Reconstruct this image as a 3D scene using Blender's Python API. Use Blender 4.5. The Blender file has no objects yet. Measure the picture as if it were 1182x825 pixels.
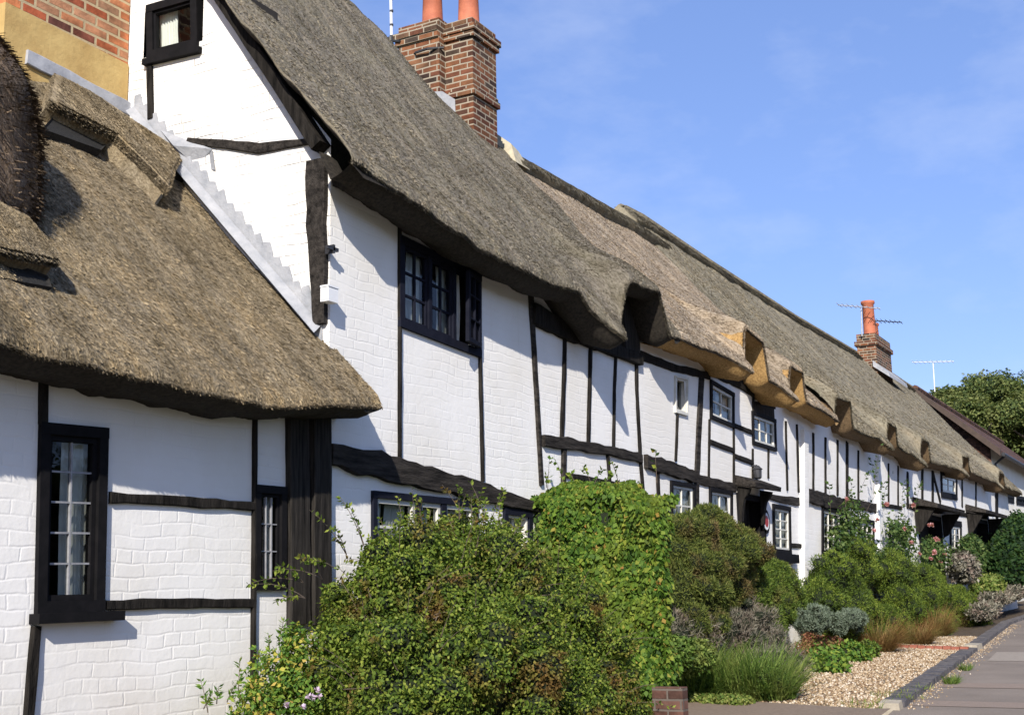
import bpy, math, random
import numpy as np
from mathutils import Vector, noise as mnoise
random.seed(7); rng = np.random.default_rng(11)
C = bpy.context.scene
COL = C.collection
# ------------------------------------------------------------------ camera maths (metres; X along the street, Y towards the houses, Z up, eye at 0)
F = 1440.0; CX, CY = 591.0, 412.5
def _dc(px, py): return np.array([(px-CX)/F, -(py-CY)/F, -1.0])
_X = _dc(1400, 664); _X /= np.linalg.norm(_X)
_d2 = _dc(-1600, 724)
_U = np.cross(_X, _d2); _U /= np.linalg.norm(_U)
if _U[1] < 0: _U = -_U
_Y = np.cross(_U, _X)
R = np.array([_X, _Y, _U])
def ray(px, py): return R @ _dc(px, py)
def onY(px, py, y): d = ray(px, py); return d*(y/d[1])
def onX(px, py, x): d = ray(px, py); return d*(x/d[0])
D = 5.2                       # facade plane
SC = 6.845                    # gable plane of the tall cottage
# ------------------------------------------------------------------ helpers
def link(o):
    COL.objects.link(o); return o
def mesh_np(name, V, Fs, mats, parent=None, midx=None, smooth=False):
    V = np.asarray(V, float)
    me = bpy.data.meshes.new(name)
    off = np.array(parent.matrix_basis.translation) if parent is not None and parent.type == 'EMPTY' else np.zeros(3)
    p = parent
    if parent is not None and parent.type != 'EMPTY':
        q = parent
        while q.parent is not None: q = q.parent
        off = np.array(q.matrix_basis.translation)
    if isinstance(Fs, np.ndarray):
        n, k = Fs.shape
        me.vertices.add(len(V)); me.vertices.foreach_set('co', (V-off).astype(np.float32).ravel())
        me.loops.add(n*k); me.loops.foreach_set('vertex_index', Fs.astype(np.int32).ravel())
        me.polygons.add(n); me.polygons.foreach_set('loop_start', (np.arange(n)*k).astype(np.int32))
        me.polygons.foreach_set('loop_total', np.full(n, k, np.int32))
        me.update(calc_edges=True)
    else:
        me.from_pydata([tuple(v) for v in (V-off)], [], Fs); me.update()
    if not isinstance(mats, (list, tuple)): mats = [mats]
    for m in mats: me.materials.append(m)
    if midx is not None: me.polygons.foreach_set('material_index', np.asarray(midx, np.int32))
    if smooth: me.polygons.foreach_set('use_smooth', np.ones(len(me.polygons), bool))
    o = bpy.data.objects.new(name, me); link(o)
    if parent is not None: o.parent = parent
    return o
class MB:
    def __init__(s): s.v = []; s.f = []; s.m = []
    def add(s, V, Fc, mi=0):
        b = len(s.v); s.v += [tuple(map(float, v)) for v in V]
        for f in Fc: s.f.append(tuple(i+b for i in f)); s.m.append(mi)
    def hexa(s, P, mi=0):     # 8 pts: 0-3 bottom ring, 4-7 top ring
        s.add(P, [(3,2,1,0),(4,5,6,7),(0,1,5,4),(1,2,6,5),(2,3,7,6),(3,0,4,7)], mi)
    def box(s, x0,x1,y0,y1,z0,z1, mi=0):
        s.hexa([(x0,y0,z0),(x1,y0,z0),(x1,y1,z0),(x0,y1,z0),(x0,y0,z1),(x1,y0,z1),(x1,y1,z1),(x0,y1,z1)], mi)
    def tube(s, pts, r, n=8, mi=0):
        pts = [Vector(p) for p in pts]; rr = r if isinstance(r,(list,tuple)) else [r]*len(pts)
        V=[];Fc=[]
        for i,p in enumerate(pts):
            d = (pts[min(i+1,len(pts)-1)]-pts[max(i-1,0)]).normalized()
            a = d.orthogonal().normalized() if abs(d.z)<.99 else Vector((1,0,0)); b = d.cross(a)
            for k in range(n):
                t = 2*math.pi*k/n; V.append(p+(a*math.cos(t)+b*math.sin(t))*rr[i])
        for i in range(len(pts)-1):
            for k in range(n):
                Fc.append((i*n+k, i*n+(k+1)%n, (i+1)*n+(k+1)%n, (i+1)*n+k))
        Fc.append(tuple(range(n))[::-1]); Fc.append(tuple((len(pts)-1)*n+k for k in range(n)))
        s.add(V,Fc,mi)
    def lathe(s, c, prof, n=24, mi=0):
        V=[];Fc=[]
        for r,z in prof:
            for k in range(n):
                t=2*math.pi*k/n; V.append((c[0]+r*math.cos(t), c[1]+r*math.sin(t), c[2]+z))
        for i in range(len(prof)-1):
            for k in range(n): Fc.append((i*n+k,i*n+(k+1)%n,(i+1)*n+(k+1)%n,(i+1)*n+k))
        Fc.append(tuple((len(prof)-1)*n+k for k in range(n)))
        s.add(V,Fc,mi)
    def build(s, name, mats, parent=None, smooth=False):
        return mesh_np(name, s.v, s.f, mats, parent, s.m, smooth)
def tag(o, label=None, cat=None, group=None, kind=None):
    if label: o['label']=label
    if cat: o['category']=cat
    if group: o['group']=group
    if kind: o['kind']=kind
    return o
def thing(name, label, cat, loc, group=None):
    o = bpy.data.objects.new(name, None); o.location = loc; o.empty_display_size=.2; link(o)
    return tag(o, label, cat, group)
# ------------------------------------------------------------------ materials
def newmat(name):
    m = bpy.data.materials.new(name); m.use_nodes=True
    nt=m.node_tree; b=nt.nodes['Principled BSDF']; return m, nt, b
def N(nt, t, **kw):
    n = nt.nodes.new(t)
    for k,v in kw.items():
        if k.startswith('_'): n.inputs[k[1:].replace('_',' ')].default_value = v
        else: setattr(n,k,v)
    return n
def ramp(nt, fac, stops):
    n = nt.nodes.new('ShaderNodeValToRGB'); cr=n.color_ramp
    while len(cr.elements)<len(stops): cr.elements.new(.5)
    for e,(p,c) in zip(cr.elements, stops): e.position=p; e.color=(*c,1)
    nt.links.new(fac, n.inputs[0]); return n.outputs[0]
def mixc(nt, fac, a, b, mode='MIX'):
    n = nt.nodes.new('ShaderNodeMix'); n.data_type='RGBA'; n.blend_type=mode
    for sock,v in ((n.inputs[0],fac),(n.inputs[6],a),(n.inputs[7],b)):
        if hasattr(v,'is_output'): nt.links.new(v,sock)
        else: sock.default_value = v if not isinstance(v,tuple) else (*v,1)
    return n.outputs[2]
def pos(nt): return nt.nodes.new('ShaderNodeNewGeometry').outputs['Position']
def mapv(nt, v, scale, rot=(0,0,0)):
    n=nt.nodes.new('ShaderNodeMapping'); n.inputs['Scale'].default_value=scale; n.inputs['Rotation'].default_value=rot
    nt.links.new(v,n.inputs[0]); return n.outputs[0]
def noise(nt, v, scale, detail=4, rough=.55):
    n=N(nt,'ShaderNodeTexNoise'); n.inputs['Scale'].default_value=scale; n.inputs['Detail'].default_value=detail; n.inputs['Roughness'].default_value=rough
    nt.links.new(v,n.inputs['Vector']); return n.outputs['Fac']
def bump(nt, b, h, strength, dist, prev=None):
    n=nt.nodes.new('ShaderNodeBump'); n.inputs['Strength'].default_value=strength; n.inputs['Distance'].default_value=dist
    nt.links.new(h,n.inputs['Height'])
    if prev is not None: nt.links.new(prev,n.inputs['Normal'])
    if b is not None: nt.links.new(n.outputs[0], b.inputs['Normal'])
    return n.outputs[0]
def math_(nt, op, a, b=None):
    n=nt.nodes.new('ShaderNodeMath'); n.operation=op
    for i,v in enumerate((a,b)):
        if v is None: continue
        if hasattr(v,'is_output'): nt.links.new(v,n.inputs[i])
        else: n.inputs[i].default_value=v
    return n.outputs[0]
def brick_vec(nt, warp=.02):
    p=pos(nt)
    wn=N(nt,'ShaderNodeTexNoise'); wn.inputs['Scale'].default_value=2.3; wn.inputs['Detail'].default_value=4; nt.links.new(p,wn.inputs['Vector'])
    va=N(nt,'ShaderNodeVectorMath',operation='MULTIPLY_ADD'); nt.links.new(wn.outputs['Color'],va.inputs[0])
    va.inputs[1].default_value=(warp,)*3; nt.links.new(p,va.inputs[2])
    s=nt.nodes.new('ShaderNodeSeparateXYZ'); nt.links.new(va.outputs[0],s.inputs[0])
    c=nt.nodes.new('ShaderNodeCombineXYZ'); nt.links.new(math_(nt,'ADD',s.outputs[0],s.outputs[1]),c.inputs[0]); nt.links.new(s.outputs[2],c.inputs[1])
    return p, c.outputs[0]
def brick_tex(nt, v, w, h, mortar, smooth=.3):
    n=nt.nodes.new('ShaderNodeTexBrick'); n.inputs['Scale'].default_value=1; n.inputs['Brick Width'].default_value=w; n.inputs['Row Height'].default_value=h
    n.inputs['Mortar Size'].default_value=mortar; n.inputs['Mortar Smooth'].default_value=smooth
    n.inputs['Color1'].default_value=(0,0,0,1); n.inputs['Color2'].default_value=(1,1,1,1); n.inputs['Mortar'].default_value=(.5,.5,.5,1); n.inputs['Bias'].default_value=0
    nt.links.new(v,n.inputs['Vector']); return n
def mat_wall(name, base=(.80,.79,.765), bs=.8):
    m,nt,b=newmat(name); p,v=brick_vec(nt,.085)
    br=brick_tex(nt,v,.23,.076,.010,1.0); br.squash=.55; br.squash_frequency=3; br.offset=.5
    n1=noise(nt,p,1.3,6); n2=noise(nt,p,28,5,.6); n3=noise(nt,p,6,4)
    # some of the courses are filled with old paint
    fill=ramp(nt,noise(nt,p,2.2,3),[(.38,(.0,)*3),(.62,(1,)*3)])
    ht=math_(nt,'MULTIPLY',br.outputs['Fac'],math_(nt,'ADD',math_(nt,'MULTIPLY',fill,.85),.15))
    ht=math_(nt,'SUBTRACT',math_(nt,'ADD',math_(nt,'MULTIPLY',n3,1.6),math_(nt,'MULTIPLY',br.outputs['Color'],.35)),ht)
    bump(nt,b,n2,.25,.006, bump(nt,None,ht,bs,.008))
    dirt=ramp(nt,n1,[(.35,(.92,.905,.87)),(.6,(1,1,1))])
    spot=ramp(nt,noise(nt,mapv(nt,p,(9,9,1.2)),1.0,5,.65),[(.62,(1,1,1)),(.8,(.86,.83,.77))])
    sz=nt.nodes.new('ShaderNodeSeparateXYZ'); nt.links.new(p,sz.inputs[0])
    mr=nt.nodes.new('ShaderNodeMapRange'); mr.inputs[1].default_value=-.35; mr.inputs[2].default_value=-1.05; nt.links.new(sz.outputs[2],mr.inputs[0])
    spl=math_(nt,'MULTIPLY',mr.outputs[0],ramp(nt,noise(nt,p,5,5,.65),[(.38,(0,)*3),(.62,(1,)*3)]))
    cc=mixc(nt,1.0,base,dirt,'MULTIPLY'); cc=mixc(nt,math_(nt,'MULTIPLY',spl,.55),cc,(.42,.40,.30)); cc=mixc(nt,.7,cc,spot,'MULTIPLY')
    nt.links.new(cc,b.inputs['Base Color']); b.inputs['Roughness'].default_value=.7; b.inputs['Specular IOR Level'].default_value=.25
    return m
def mat_simple(name, c1, c2, scale=6, rough=.6, bs=.3, stretch=(1,1,1), spec=.3, bd=.01):
    m,nt,b=newmat(name); p=mapv(nt,pos(nt),stretch)
    n1=noise(nt,p,scale,6,.6)
    nt.links.new(ramp(nt,n1,[(.3,c1),(.7,c2)]),b.inputs['Base Color'])
    b.inputs['Roughness'].default_value=rough; b.inputs['Specular IOR Level'].default_value=spec
    if bs: bump(nt,b,noise(nt,p,scale*5,5,.6),bs,bd)
    return m
def mat_brick(name, stops, mortar, w=.225, h=.075, ms=.009, warp=.015):
    m,nt,b=newmat(name); p,v=brick_vec(nt,warp)
    br=brick_tex(nt,v,w,h,ms,.25)
    col=ramp(nt,br.outputs['Color'],stops)
    col=mixc(nt,.75,col,ramp(nt,noise(nt,p,7,5,.65),[(.3,(.35,.33,.3)),(.65,(1.25,1.2,1.15))]),'MULTIPLY')
    col=mixc(nt,.6,col,ramp(nt,noise(nt,p,1.9,5,.7),[(.36,(.38,.37,.34)),(.58,(1.1,1.1,1.1))]),'MULTIPLY')
    col=mixc(nt,br.outputs['Fac'],col,mixc(nt,noise(nt,p,9,4),mortar,tuple(c*.6 for c in mortar)))
    nt.links.new(col,b.inputs['Base Color']); b.inputs['Roughness'].default_value=.85; b.inputs['Specular IOR Level'].default_value=.2
    h2=math_(nt,'SUBTRACT',math_(nt,'MULTIPLY',noise(nt,p,45,4),.5),br.outputs['Fac'])
    bump(nt,b,h2,.8,.01); return m
def mat_thatch(name, dark, mid, light, red, bs=1.0, redamt=.4):
    m,nt,b=newmat(name); p=pos(nt)
    geo=nt.nodes.new('ShaderNodeNewGeometry'); rnd=geo.outputs['Random Per Island']
    # straw lies along the slope (Y and Z): stretch the grain that way
    ps=mapv(nt,p,(1,.22,.22))
    n1=noise(nt,ps,60,6,.7); n2=noise(nt,p,1.4,6,.6); n3=noise(nt,mapv(nt,p,(1,.3,.3)),7,5,.65); n4=noise(nt,p,55,3,.7)
    fac=math_(nt,'ADD',math_(nt,'MULTIPLY',n1,.6),math_(nt,'MULTIPLY',n4,.4))
    col=ramp(nt,fac,[(.32,dark),(.5,mid),(.70,light)])
    col=mixc(nt,math_(nt,'MULTIPLY',ramp(nt,n3,[(.4,(0,)*3),(.7,(1,)*3)]),redamt),col,red)
    col=mixc(nt,.8,col,ramp(nt,n2,[(.3,(.72,.70,.66)),(.5,(1,1,1)),(.7,(1.2,1.17,1.1))]),'MULTIPLY')
    st=noise(nt,mapv(nt,p,(1.0,.13,.13)),7,5,.6)
    col=mixc(nt,.9,col,ramp(nt,st,[(.3,(.62,.60,.55)),(.5,(1,1,1)),(.72,(1.36,1.31,1.22))]),'MULTIPLY')
    col=mixc(nt,1,col,ramp(nt,rnd,[(0,(.66,.64,.60)),(.5,(1,1,1)),(1,(1.32,1.29,1.24))]),'MULTIPLY')
    nt.links.new(col,b.inputs['Base Color']); b.inputs['Roughness'].default_value=.9; b.inputs['Specular IOR Level'].default_value=.12
    hh=math_(nt,'ADD',math_(nt,'MULTIPLY',n1,.7),math_(nt,'MULTIPLY',n4,.5))
    bump(nt,b,hh,bs,.03, bump(nt,None,n3,.5,.06))
    return m
def mat_leaf(name, stops, clump=None, rough=.62, trans=.3, cl_scale=2.5, cl=(.5,.62)):
    m,nt,b=newmat(name); geo=nt.nodes.new('ShaderNodeNewGeometry')
    col=ramp(nt,geo.outputs['Random Per Island'],stops)
    if clump is not None:
        f=ramp(nt,noise(nt,geo.outputs['Position'],cl_scale,3,.6),[(cl[0],(0,)*3),(cl[1],(1,)*3)])
        cm=ramp(nt,geo.outputs['Random Per Island'],[(0,tuple(c*.6 for c in clump)),(1,tuple(min(1,c*1.4) for c in clump))])
        col=mixc(nt,f,col,cm)
    nt.links.new(col,b.inputs['Base Color']); b.inputs['Roughness'].default_value=rough; b.inputs['Specular IOR Level'].default_value=.18
    tr=nt.nodes.new('ShaderNodeBsdfTranslucent'); nt.links.new(mixc(nt,1,col,(1.3,1.35,.6),'MULTIPLY'),tr.inputs[0])
    mx=nt.nodes.new('ShaderNodeMixShader'); mx.inputs[0].default_value=trans
    nt.links.new(b.outputs[0],mx.inputs[1]); nt.links.new(tr.outputs[0],mx.inputs[2])
    nt.links.new(mx.outputs[0],nt.nodes['Material Output'].inputs[0]); return m
def mat_glass(name):
    m,nt,b=newmat(name); nt.nodes.remove(b)
    t=nt.nodes.new('ShaderNodeBsdfTransparent'); t.inputs[0].default_value=(.82,.86,.85,1)
    g=nt.nodes.new('ShaderNodeBsdfGlossy'); g.inputs['Roughness'].default_value=.02; g.inputs[0].default_value=(1,1,1,1)
    f=nt.nodes.new('ShaderNodeFresnel'); f.inputs[0].default_value=1.5
    bn=nt.nodes.new('ShaderNodeBump'); bn.inputs['Strength'].default_value=.12; bn.inputs['Distance'].default_value=.02
    nt.links.new(noise(nt,pos(nt),5,2),bn.inputs['Height']); nt.links.new(bn.outputs[0],g.inputs['Normal'])
    mx=nt.nodes.new('ShaderNodeMixShader'); nt.links.new(math_(nt,'MULTIPLY',f.outputs[0],.8),mx.inputs[0]); nt.links.new(t.outputs[0],mx.inputs[1]); nt.links.new(g.outputs[0],mx.inputs[2])
    nt.links.new(mx.outputs[0],nt.nodes['Material Output'].inputs[0]); return m
M={}
M['wall']=mat_wall('white_paint_on_brick',(.82,.795,.75),.24)
M['wall_gable']=mat_wall('white_paint_on_gable_brick',(.78,.755,.715),.95)
M['wall_plain']=mat_wall('white_render',(.79,.775,.74),.3)
M['cream']=mat_wall('cream_render',(.76,.73,.64),.25)
M['timber']=mat_simple('black_timber',(.006,.0055,.005),(.032,.028,.024),9,.8,1.0,(3,3,.5),.06)
M['timber_grey']=mat_simple('weathered_black_timber',(.008,.0072,.0068),(.06,.052,.045),9,.85,1.0,(.4,3,3),.06)
M['board']=mat_simple('dark_boards',(.007,.0065,.006),(.05,.044,.038),8,.8,.7,(5,5,.35),.06)
M['black']=mat_simple('black_gloss_paint',(.007,.007,.0075),(.013,.012,.013),12,.7,.1,spec=.06)
M['navy']=mat_simple('blue_black_paint',(.008,.009,.016),(.014,.015,.024),12,.7,.1,spec=.06)
M['cream_frame']=mat_simple('off_white_window_paint',(.52,.50,.44),(.66,.64,.57),12,.45,.1)
M['lead_came']=mat_simple('lead_cames',(.20,.20,.21),(.32,.32,.33),20,.4,.1)
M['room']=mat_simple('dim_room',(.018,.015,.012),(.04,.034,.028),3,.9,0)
M['curtain']=mat_simple('curtain_cloth',(.70,.67,.60),(.80,.78,.72),14,.85,.2,(4,4,.6))
M['glass']=mat_glass('window_glass')
M['lead']=mat_simple('lead_sheet',(.25,.26,.29),(.42,.43,.46),7,.5,.35)
M['white_lead']=mat_simple('white_painted_lead',(.25,.26,.28),(.40,.40,.41),7,.7,.8)
M['pot']=mat_simple('terracotta',(.30,.085,.045),(.50,.165,.085),5,.7,.3)
M['render_yellow']=mat_simple('ochre_render',(.40,.26,.095),(.56,.40,.16),4,.85,.6)
M['brick_orange']=mat_brick('orange_brick',[(0,(.13,.055,.045)),(.2,(.42,.11,.05)),(.6,(.55,.20,.085)),(1,(.40,.24,.15))],(.55,.43,.26),.235,.082,.013)
M['brick_dark']=mat_brick('old_brown_brick',[(0,(.035,.028,.024)),(.3,(.17,.062,.032)),(.6,(.23,.10,.048)),(.8,(.16,.085,.045)),(1,(.06,.045,.036))],(.40,.335,.245),.225,.078,.011)
M['mortar']=mat_simple('lime_mortar',(.34,.30,.21),(.50,.44,.32),10,.9,.4)
M['thA']=mat_thatch('weathered_straw_thatch',(.085,.068,.044),(.245,.2,.135),(.42,.355,.25),(.28,.205,.105),1.0,.45)
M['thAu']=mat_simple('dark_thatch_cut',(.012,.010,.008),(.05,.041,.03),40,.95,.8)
M['thDark']=mat_thatch('dark_brown_thatch',(.04,.03,.022),(.16,.118,.085),(.34,.27,.20),(.12,.082,.055),1.0,.3)
M['thB']=mat_thatch('grey_thatch',(.10,.088,.068),(.205,.18,.142),(.31,.275,.22),(.17,.16,.095),.8,.35)
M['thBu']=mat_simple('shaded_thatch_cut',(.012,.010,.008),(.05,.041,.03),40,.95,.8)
M['thD']=mat_thatch('tan_thatch',(.15,.122,.09),(.31,.258,.195),(.43,.365,.285),(.33,.235,.145),.7,.35)
M['thDu']=mat_simple('golden_thatch_cut',(.20,.11,.035),(.55,.345,.135),45,.9,.8,(1,1,1))
M['thE']=mat_thatch('grey_brown_thatch',(.10,.09,.066),(.20,.18,.132),(.29,.265,.2),(.235,.18,.115),.7,.4)
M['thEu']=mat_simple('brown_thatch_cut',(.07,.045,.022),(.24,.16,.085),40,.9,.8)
M['net_shade']=mat_simple('black_net_and_shade',(.008,.008,.008),(.03,.028,.025),60,.8,.6)  # black of the netting, also used for a painted shadow on the near roof
M['metal']=mat_simple('dull_metal',(.28,.28,.29),(.45,.45,.46),10,.4,.1,spec=.5)
M['metal_white']=mat_simple('white_metal',(.62,.62,.64),(.75,.75,.76),10,.4,.1)
M['dark_metal']=mat_simple('dark_metal',(.02,.02,.022),(.05,.05,.055),10,.45,.1)
M['tile']=mat_brick('clay_tile',[(0,(.05,.03,.025)),(.4,(.11,.06,.042)),(1,(.17,.09,.06))],(.04,.03,.025),.17,.11,.006)
M['tile_orange']=mat_simple('orange_verge',(.05,.036,.028),(.085,.058,.045),5,.8,.4)
M['white']=mat_simple('white_plastic',(.70,.70,.70),(.78,.78,.77),9,.45,.1)
M['red']=mat_simple('red_paint',(.30,.03,.03),(.40,.06,.05),9,.5,.1)
# ------------------------------------------------------------------ planes
class Front:
    def __init__(s,y): s.y=y
    def P(s,a,h,out=0): return (a, s.y-out, h)
    def un(s,px,py): q=onY(px,py,s.y); return (q[0],q[2])
class Gable:                # faces -X
    def __init__(s,x): s.x=x
    def P(s,a,h,out=0): return (s.x-out, a, h)
    def un(s,px,py): q=onX(px,py,s.x); return (q[1],q[2])
FR=Front(D); GB=Gable(SC)
def bar(mb, pl, p, q, w, o0, o1, mi=0, w2=None):
    p=np.array(p,float); q=np.array(q,float); d=q-p; L=np.linalg.norm(d)
    if L<1e-6: return
    n=np.array([-d[1],d[0]])/L; w2=w if w2 is None else w2
    a=[p-n*w/2,p+n*w/2,q+n*w2/2,q-n*w2/2]
    mb.hexa([pl.P(*c,o0) for c in a]+[pl.P(*c,o1) for c in a], mi)
def timber(parent, name, pl, px, w, mat='timber', out=.026, jit=.10, units='px', label=None):
    """crooked timber let into the wall: polyline of points, each with its own width"""
    pts=[np.array(pl.un(*p[:2])) if units=='px' else np.array(p[:2],float) for p in px]
    ws=w if isinstance(w,(list,tuple)) else [w]*len(pts)
    P=[];W=[]
    for i in range(len(pts)-1):
        L=np.linalg.norm(pts[i+1]-pts[i]); k=max(2,int(L/.11))
        for j in range(k):
            t=j/k; P.append(pts[i]*(1-t)+pts[i+1]*t); W.append(ws[i]*(1-t)+ws[i+1]*t)
    P.append(pts[-1]); W.append(ws[-1]); n=len(P)
    A=[];B=[]
    ph=random.random()*50
    for i in range(n):
        d=P[min(i+1,n-1)]-P[max(i-1,0)]; d/=np.linalg.norm(d); nn=np.array([-d[1],d[0]])
        j1=(mnoise.noise((ph+i*.45,0,0))*.9+random.uniform(-.35,.35))*jit*W[i]; j2=(mnoise.noise((ph+i*.45,9,0))*.9+random.uniform(-.35,.35))*jit*W[i]
        A.append(P[i]+nn*(W[i]/2+j1)); B.append(P[i]-nn*(W[i]/2+j2))
    V=[];Fc=[]; bv=min(.006,min(W)*.25)
    for i in range(n):
        c=(A[i]+B[i])/2; ea=(A[i]-c); k=1-bv/max(1e-4,np.linalg.norm(ea)); 
        V+=[pl.P(*A[i],-.03),pl.P(*A[i],out-.005),pl.P(*(c+ea*k),out+random.uniform(-.002,.002)),pl.P(*(c-ea*k),out+random.uniform(-.002,.002)),pl.P(*B[i],out-.005),pl.P(*B[i],-.03)]
    for i in range(n-1):
        for k in range(5): Fc.append((i*6+k,i*6+k+1,(i+1)*6+k+1,(i+1)*6+k))
    Fc.append((0,1,2,3,4,5)); Fc.append(tuple((n-1)*6+k for k in range(5,-1,-1)))
    o=mesh_np(name,V,Fc,M[mat],parent)
    if label: o['label']=label
    return o
class Wall:
    def __init__(s,pl,a0,a1,h0,top): s.pl=pl;s.a0=a0;s.a1=a1;s.h0=h0;s.top=top;s.holes=[]
    def build(s,parent,mat,name='wall'):
        top=s.top if callable(s.top) else (lambda a: s.top)
        g=sorted(set([s.a0,s.a1]+[v for h in s.holes for v in h[:2]]+list(np.arange(s.a0,s.a1,.5))))
        mb=MB()
        for u,v in zip(g[:-1],g[1:]):
            if v-u<1e-5: continue
            mid=(u+v)/2; hs=sorted([h for h in s.holes if h[0]<mid<h[1]],key=lambda h:h[2])
            lo=s.h0; segs=[]
            for h in hs:
                segs.append((lo,lo,h[2],h[2])); lo=h[3]
            segs.append((lo,lo,top(u),top(v)))
            for (b0,b1,t0,t1) in segs:
                mb.add([s.pl.P(u,b0),s.pl.P(v,b1),s.pl.P(v,t1),s.pl.P(u,t0)],[(0,1,2,3)])
        return mb.build(name,M[mat],parent)
def lerp2(Q,u,v):
    TL,TR,BR,BL=[np.array(q) for q in Q]
    return (TL*(1-u)+TR*u)*(1-v)+(BL*(1-u)+BR*u)*v
def window(parent, wall, quad, cols=2, rows=3, bw=.05, frame='black', inner='cream_frame', iw=.035, barw=.018, mull=None, sill=None, sillmat=None, curtain=None, units='px', out=.03, label=None, lights=None, barmat=None, open_light=None, cmat='curtain', recess=.07):
    pl=wall.pl
    Q=[np.array(pl.un(*p)) if units=='px' else np.array(p,float) for p in quad]
    w=np.linalg.norm(Q[1]-Q[0]); h=np.linalg.norm(Q[3]-Q[0])
    hole=(max(Q[0][0],Q[3][0])+bw*.5,min(Q[1][0],Q[2][0])-bw*.5,max(Q[3][1],Q[2][1])+bw*.5,min(Q[0][1],Q[1][1])-bw*.5)
    if hole[1]<hole[0]: hole=(hole[1],hole[0],hole[2],hole[3])
    wall.holes.append(hole)
    mats=[M[frame],M[inner],M[barmat or inner]]
    mb=MB(); uo,vo=bw/2/w,bw/2/h
    E=[lerp2(Q,uo,vo),lerp2(Q,1-uo,vo),lerp2(Q,1-uo,1-vo),lerp2(Q,uo,1-vo)]
    for i in range(4):
        p,q=E[i],E[(i+1)%4]; d=(q-p)/np.linalg.norm(q-p)*bw/2
        ext=d if i%2==0 else -d
        bar(mb,pl,p-ext,q+ext,bw,-recess-.02,out+(0 if i%2==0 else -.003),0)
    # lights: list of (u0,u1) inside the frame
    L=lights or [(0,1)]
    ub,vb=bw/w,bw/h
    n=len(L); paneQ=[]
    for k,(a,b) in enumerate(L):
        a=ub+(1-2*ub)*a; b=ub+(1-2*ub)*b; v0,v1=vb,1-vb
        if k>0:
            bar(mb,pl,lerp2(Q,a,v0),lerp2(Q,a,v1),mull or bw*.8,-recess-.02,out-.006,0)
            a+=(mull or bw*.8)/2/w
        if k<n-1: b-=(mull or bw*.8)/2/w
        iu,iv=iw/2/w,iw/2/h
        rr=out-.022
        if open_light!=k:
            for (p,q) in (((a,v0+iv),(b,v0+iv)),((a,v1-iv),(b,v1-iv))): bar(mb,pl,lerp2(Q,*p),lerp2(Q,*q),iw,-recess,rr,1)
            for (p,q) in (((a+iu,v0+2*iv),(a+iu,v1-2*iv)),((b-iu,v0+2*iv),(b-iu,v1-2*iv))): bar(mb,pl,lerp2(Q,*p),lerp2(Q,*q),iw,-recess,rr-.002,1)
            c=cols[k] if isinstance(cols,(list,tuple)) else cols
            ia,ib,i0,i1=a+2*iu,b-2*iu,v0+2*iv,v1-2*iv
            for j in range(1,c):
                u=ia+(ib-ia)*j/c; bar(mb,pl,lerp2(Q,u,i0),lerp2(Q,u,i1),barw,-recess+.012,-recess+.034,2)
            for j in range(1,rows):
                v=i0+(i1-i0)*j/rows; bar(mb,pl,lerp2(Q,ia,v),lerp2(Q,ib,v),barw,-recess+.013,-recess+.032,2)
            paneQ.append([pl.P(*lerp2(Q,u,v),-recess+.02) for u,v in ((ia,i0),(ib,i0),(ib,i1),(ia,i1))])
        else:   # casement swung outwards on its right stile
            pr=lerp2(Q,b,v0); prb=lerp2(Q,b,v1); wid=(b-a)*w
            ang=math.radians(13)
            def cas(t,v,thick):
                q=lerp2(Q,b,v); return pl.P(q[0]-wid*t*math.cos(ang), q[1], out+wid*t*math.sin(ang)+thick)
            mb2=MB()
            def cb(t0,t1,va,vb_):
                mb2.hexa([cas(t0,va,0),cas(t1,va,0),cas(t1,vb_,0),cas(t0,vb_,0),cas(t0,va,.035),cas(t1,va,.035),cas(t1,vb_,.035),cas(t0,vb_,.035)])
            cb(0,.12,v0,v1); cb(.88,1,v0,v1); cb(.12,.88,v0,v0+.05); cb(.12,.88,v1-.05,v1)
            for j in (1,2): cb(.12,.88,v0+(v1-v0)*j/3-.008,v0+(v1-v0)*j/3+.008)
            cb(.48,.52,v0+.05,v1-.05)
            oc=(mb2,[cas(.12,v0+.05,.015),cas(.88,v0+.05,.015),cas(.88,v1-.05,.015),cas(.12,v1-.05,.015)])
    o=mb.build('window',mats,parent)
    if label: o['label']=label
    pm=MB()
    for q in paneQ: pm.add(q,[(3,2,1,0)])
    pm.build('pane',M['glass'],o)
    if open_light is not None:
        oc[0].build('open_casement',M[frame],o)
        g=MB(); g.add(oc[1],[(0,1,2,3)]); g.build('casement_pane',M['glass'],o)
    # room behind
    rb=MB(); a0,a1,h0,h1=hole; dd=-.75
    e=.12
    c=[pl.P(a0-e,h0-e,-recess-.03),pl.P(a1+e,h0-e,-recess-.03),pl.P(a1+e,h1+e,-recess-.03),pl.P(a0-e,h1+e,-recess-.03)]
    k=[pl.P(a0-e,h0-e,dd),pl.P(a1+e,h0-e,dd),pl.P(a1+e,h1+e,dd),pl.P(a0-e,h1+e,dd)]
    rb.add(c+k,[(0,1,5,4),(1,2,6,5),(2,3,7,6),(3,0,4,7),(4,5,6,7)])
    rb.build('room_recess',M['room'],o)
    if sill:
        ex,sh,so=sill
        sb=MB(); p=lerp2(Q,-ex[0]/w if isinstance(ex,tuple) else -ex/w,1+sh/2/h); q=lerp2(Q,1+(ex[1] if isinstance(ex,tuple) else ex)/w,1+sh/2/h)
        bar(sb,pl,p,q,sh,-.02,so); sb.build('sill',M[sillmat or frame],o)
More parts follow.
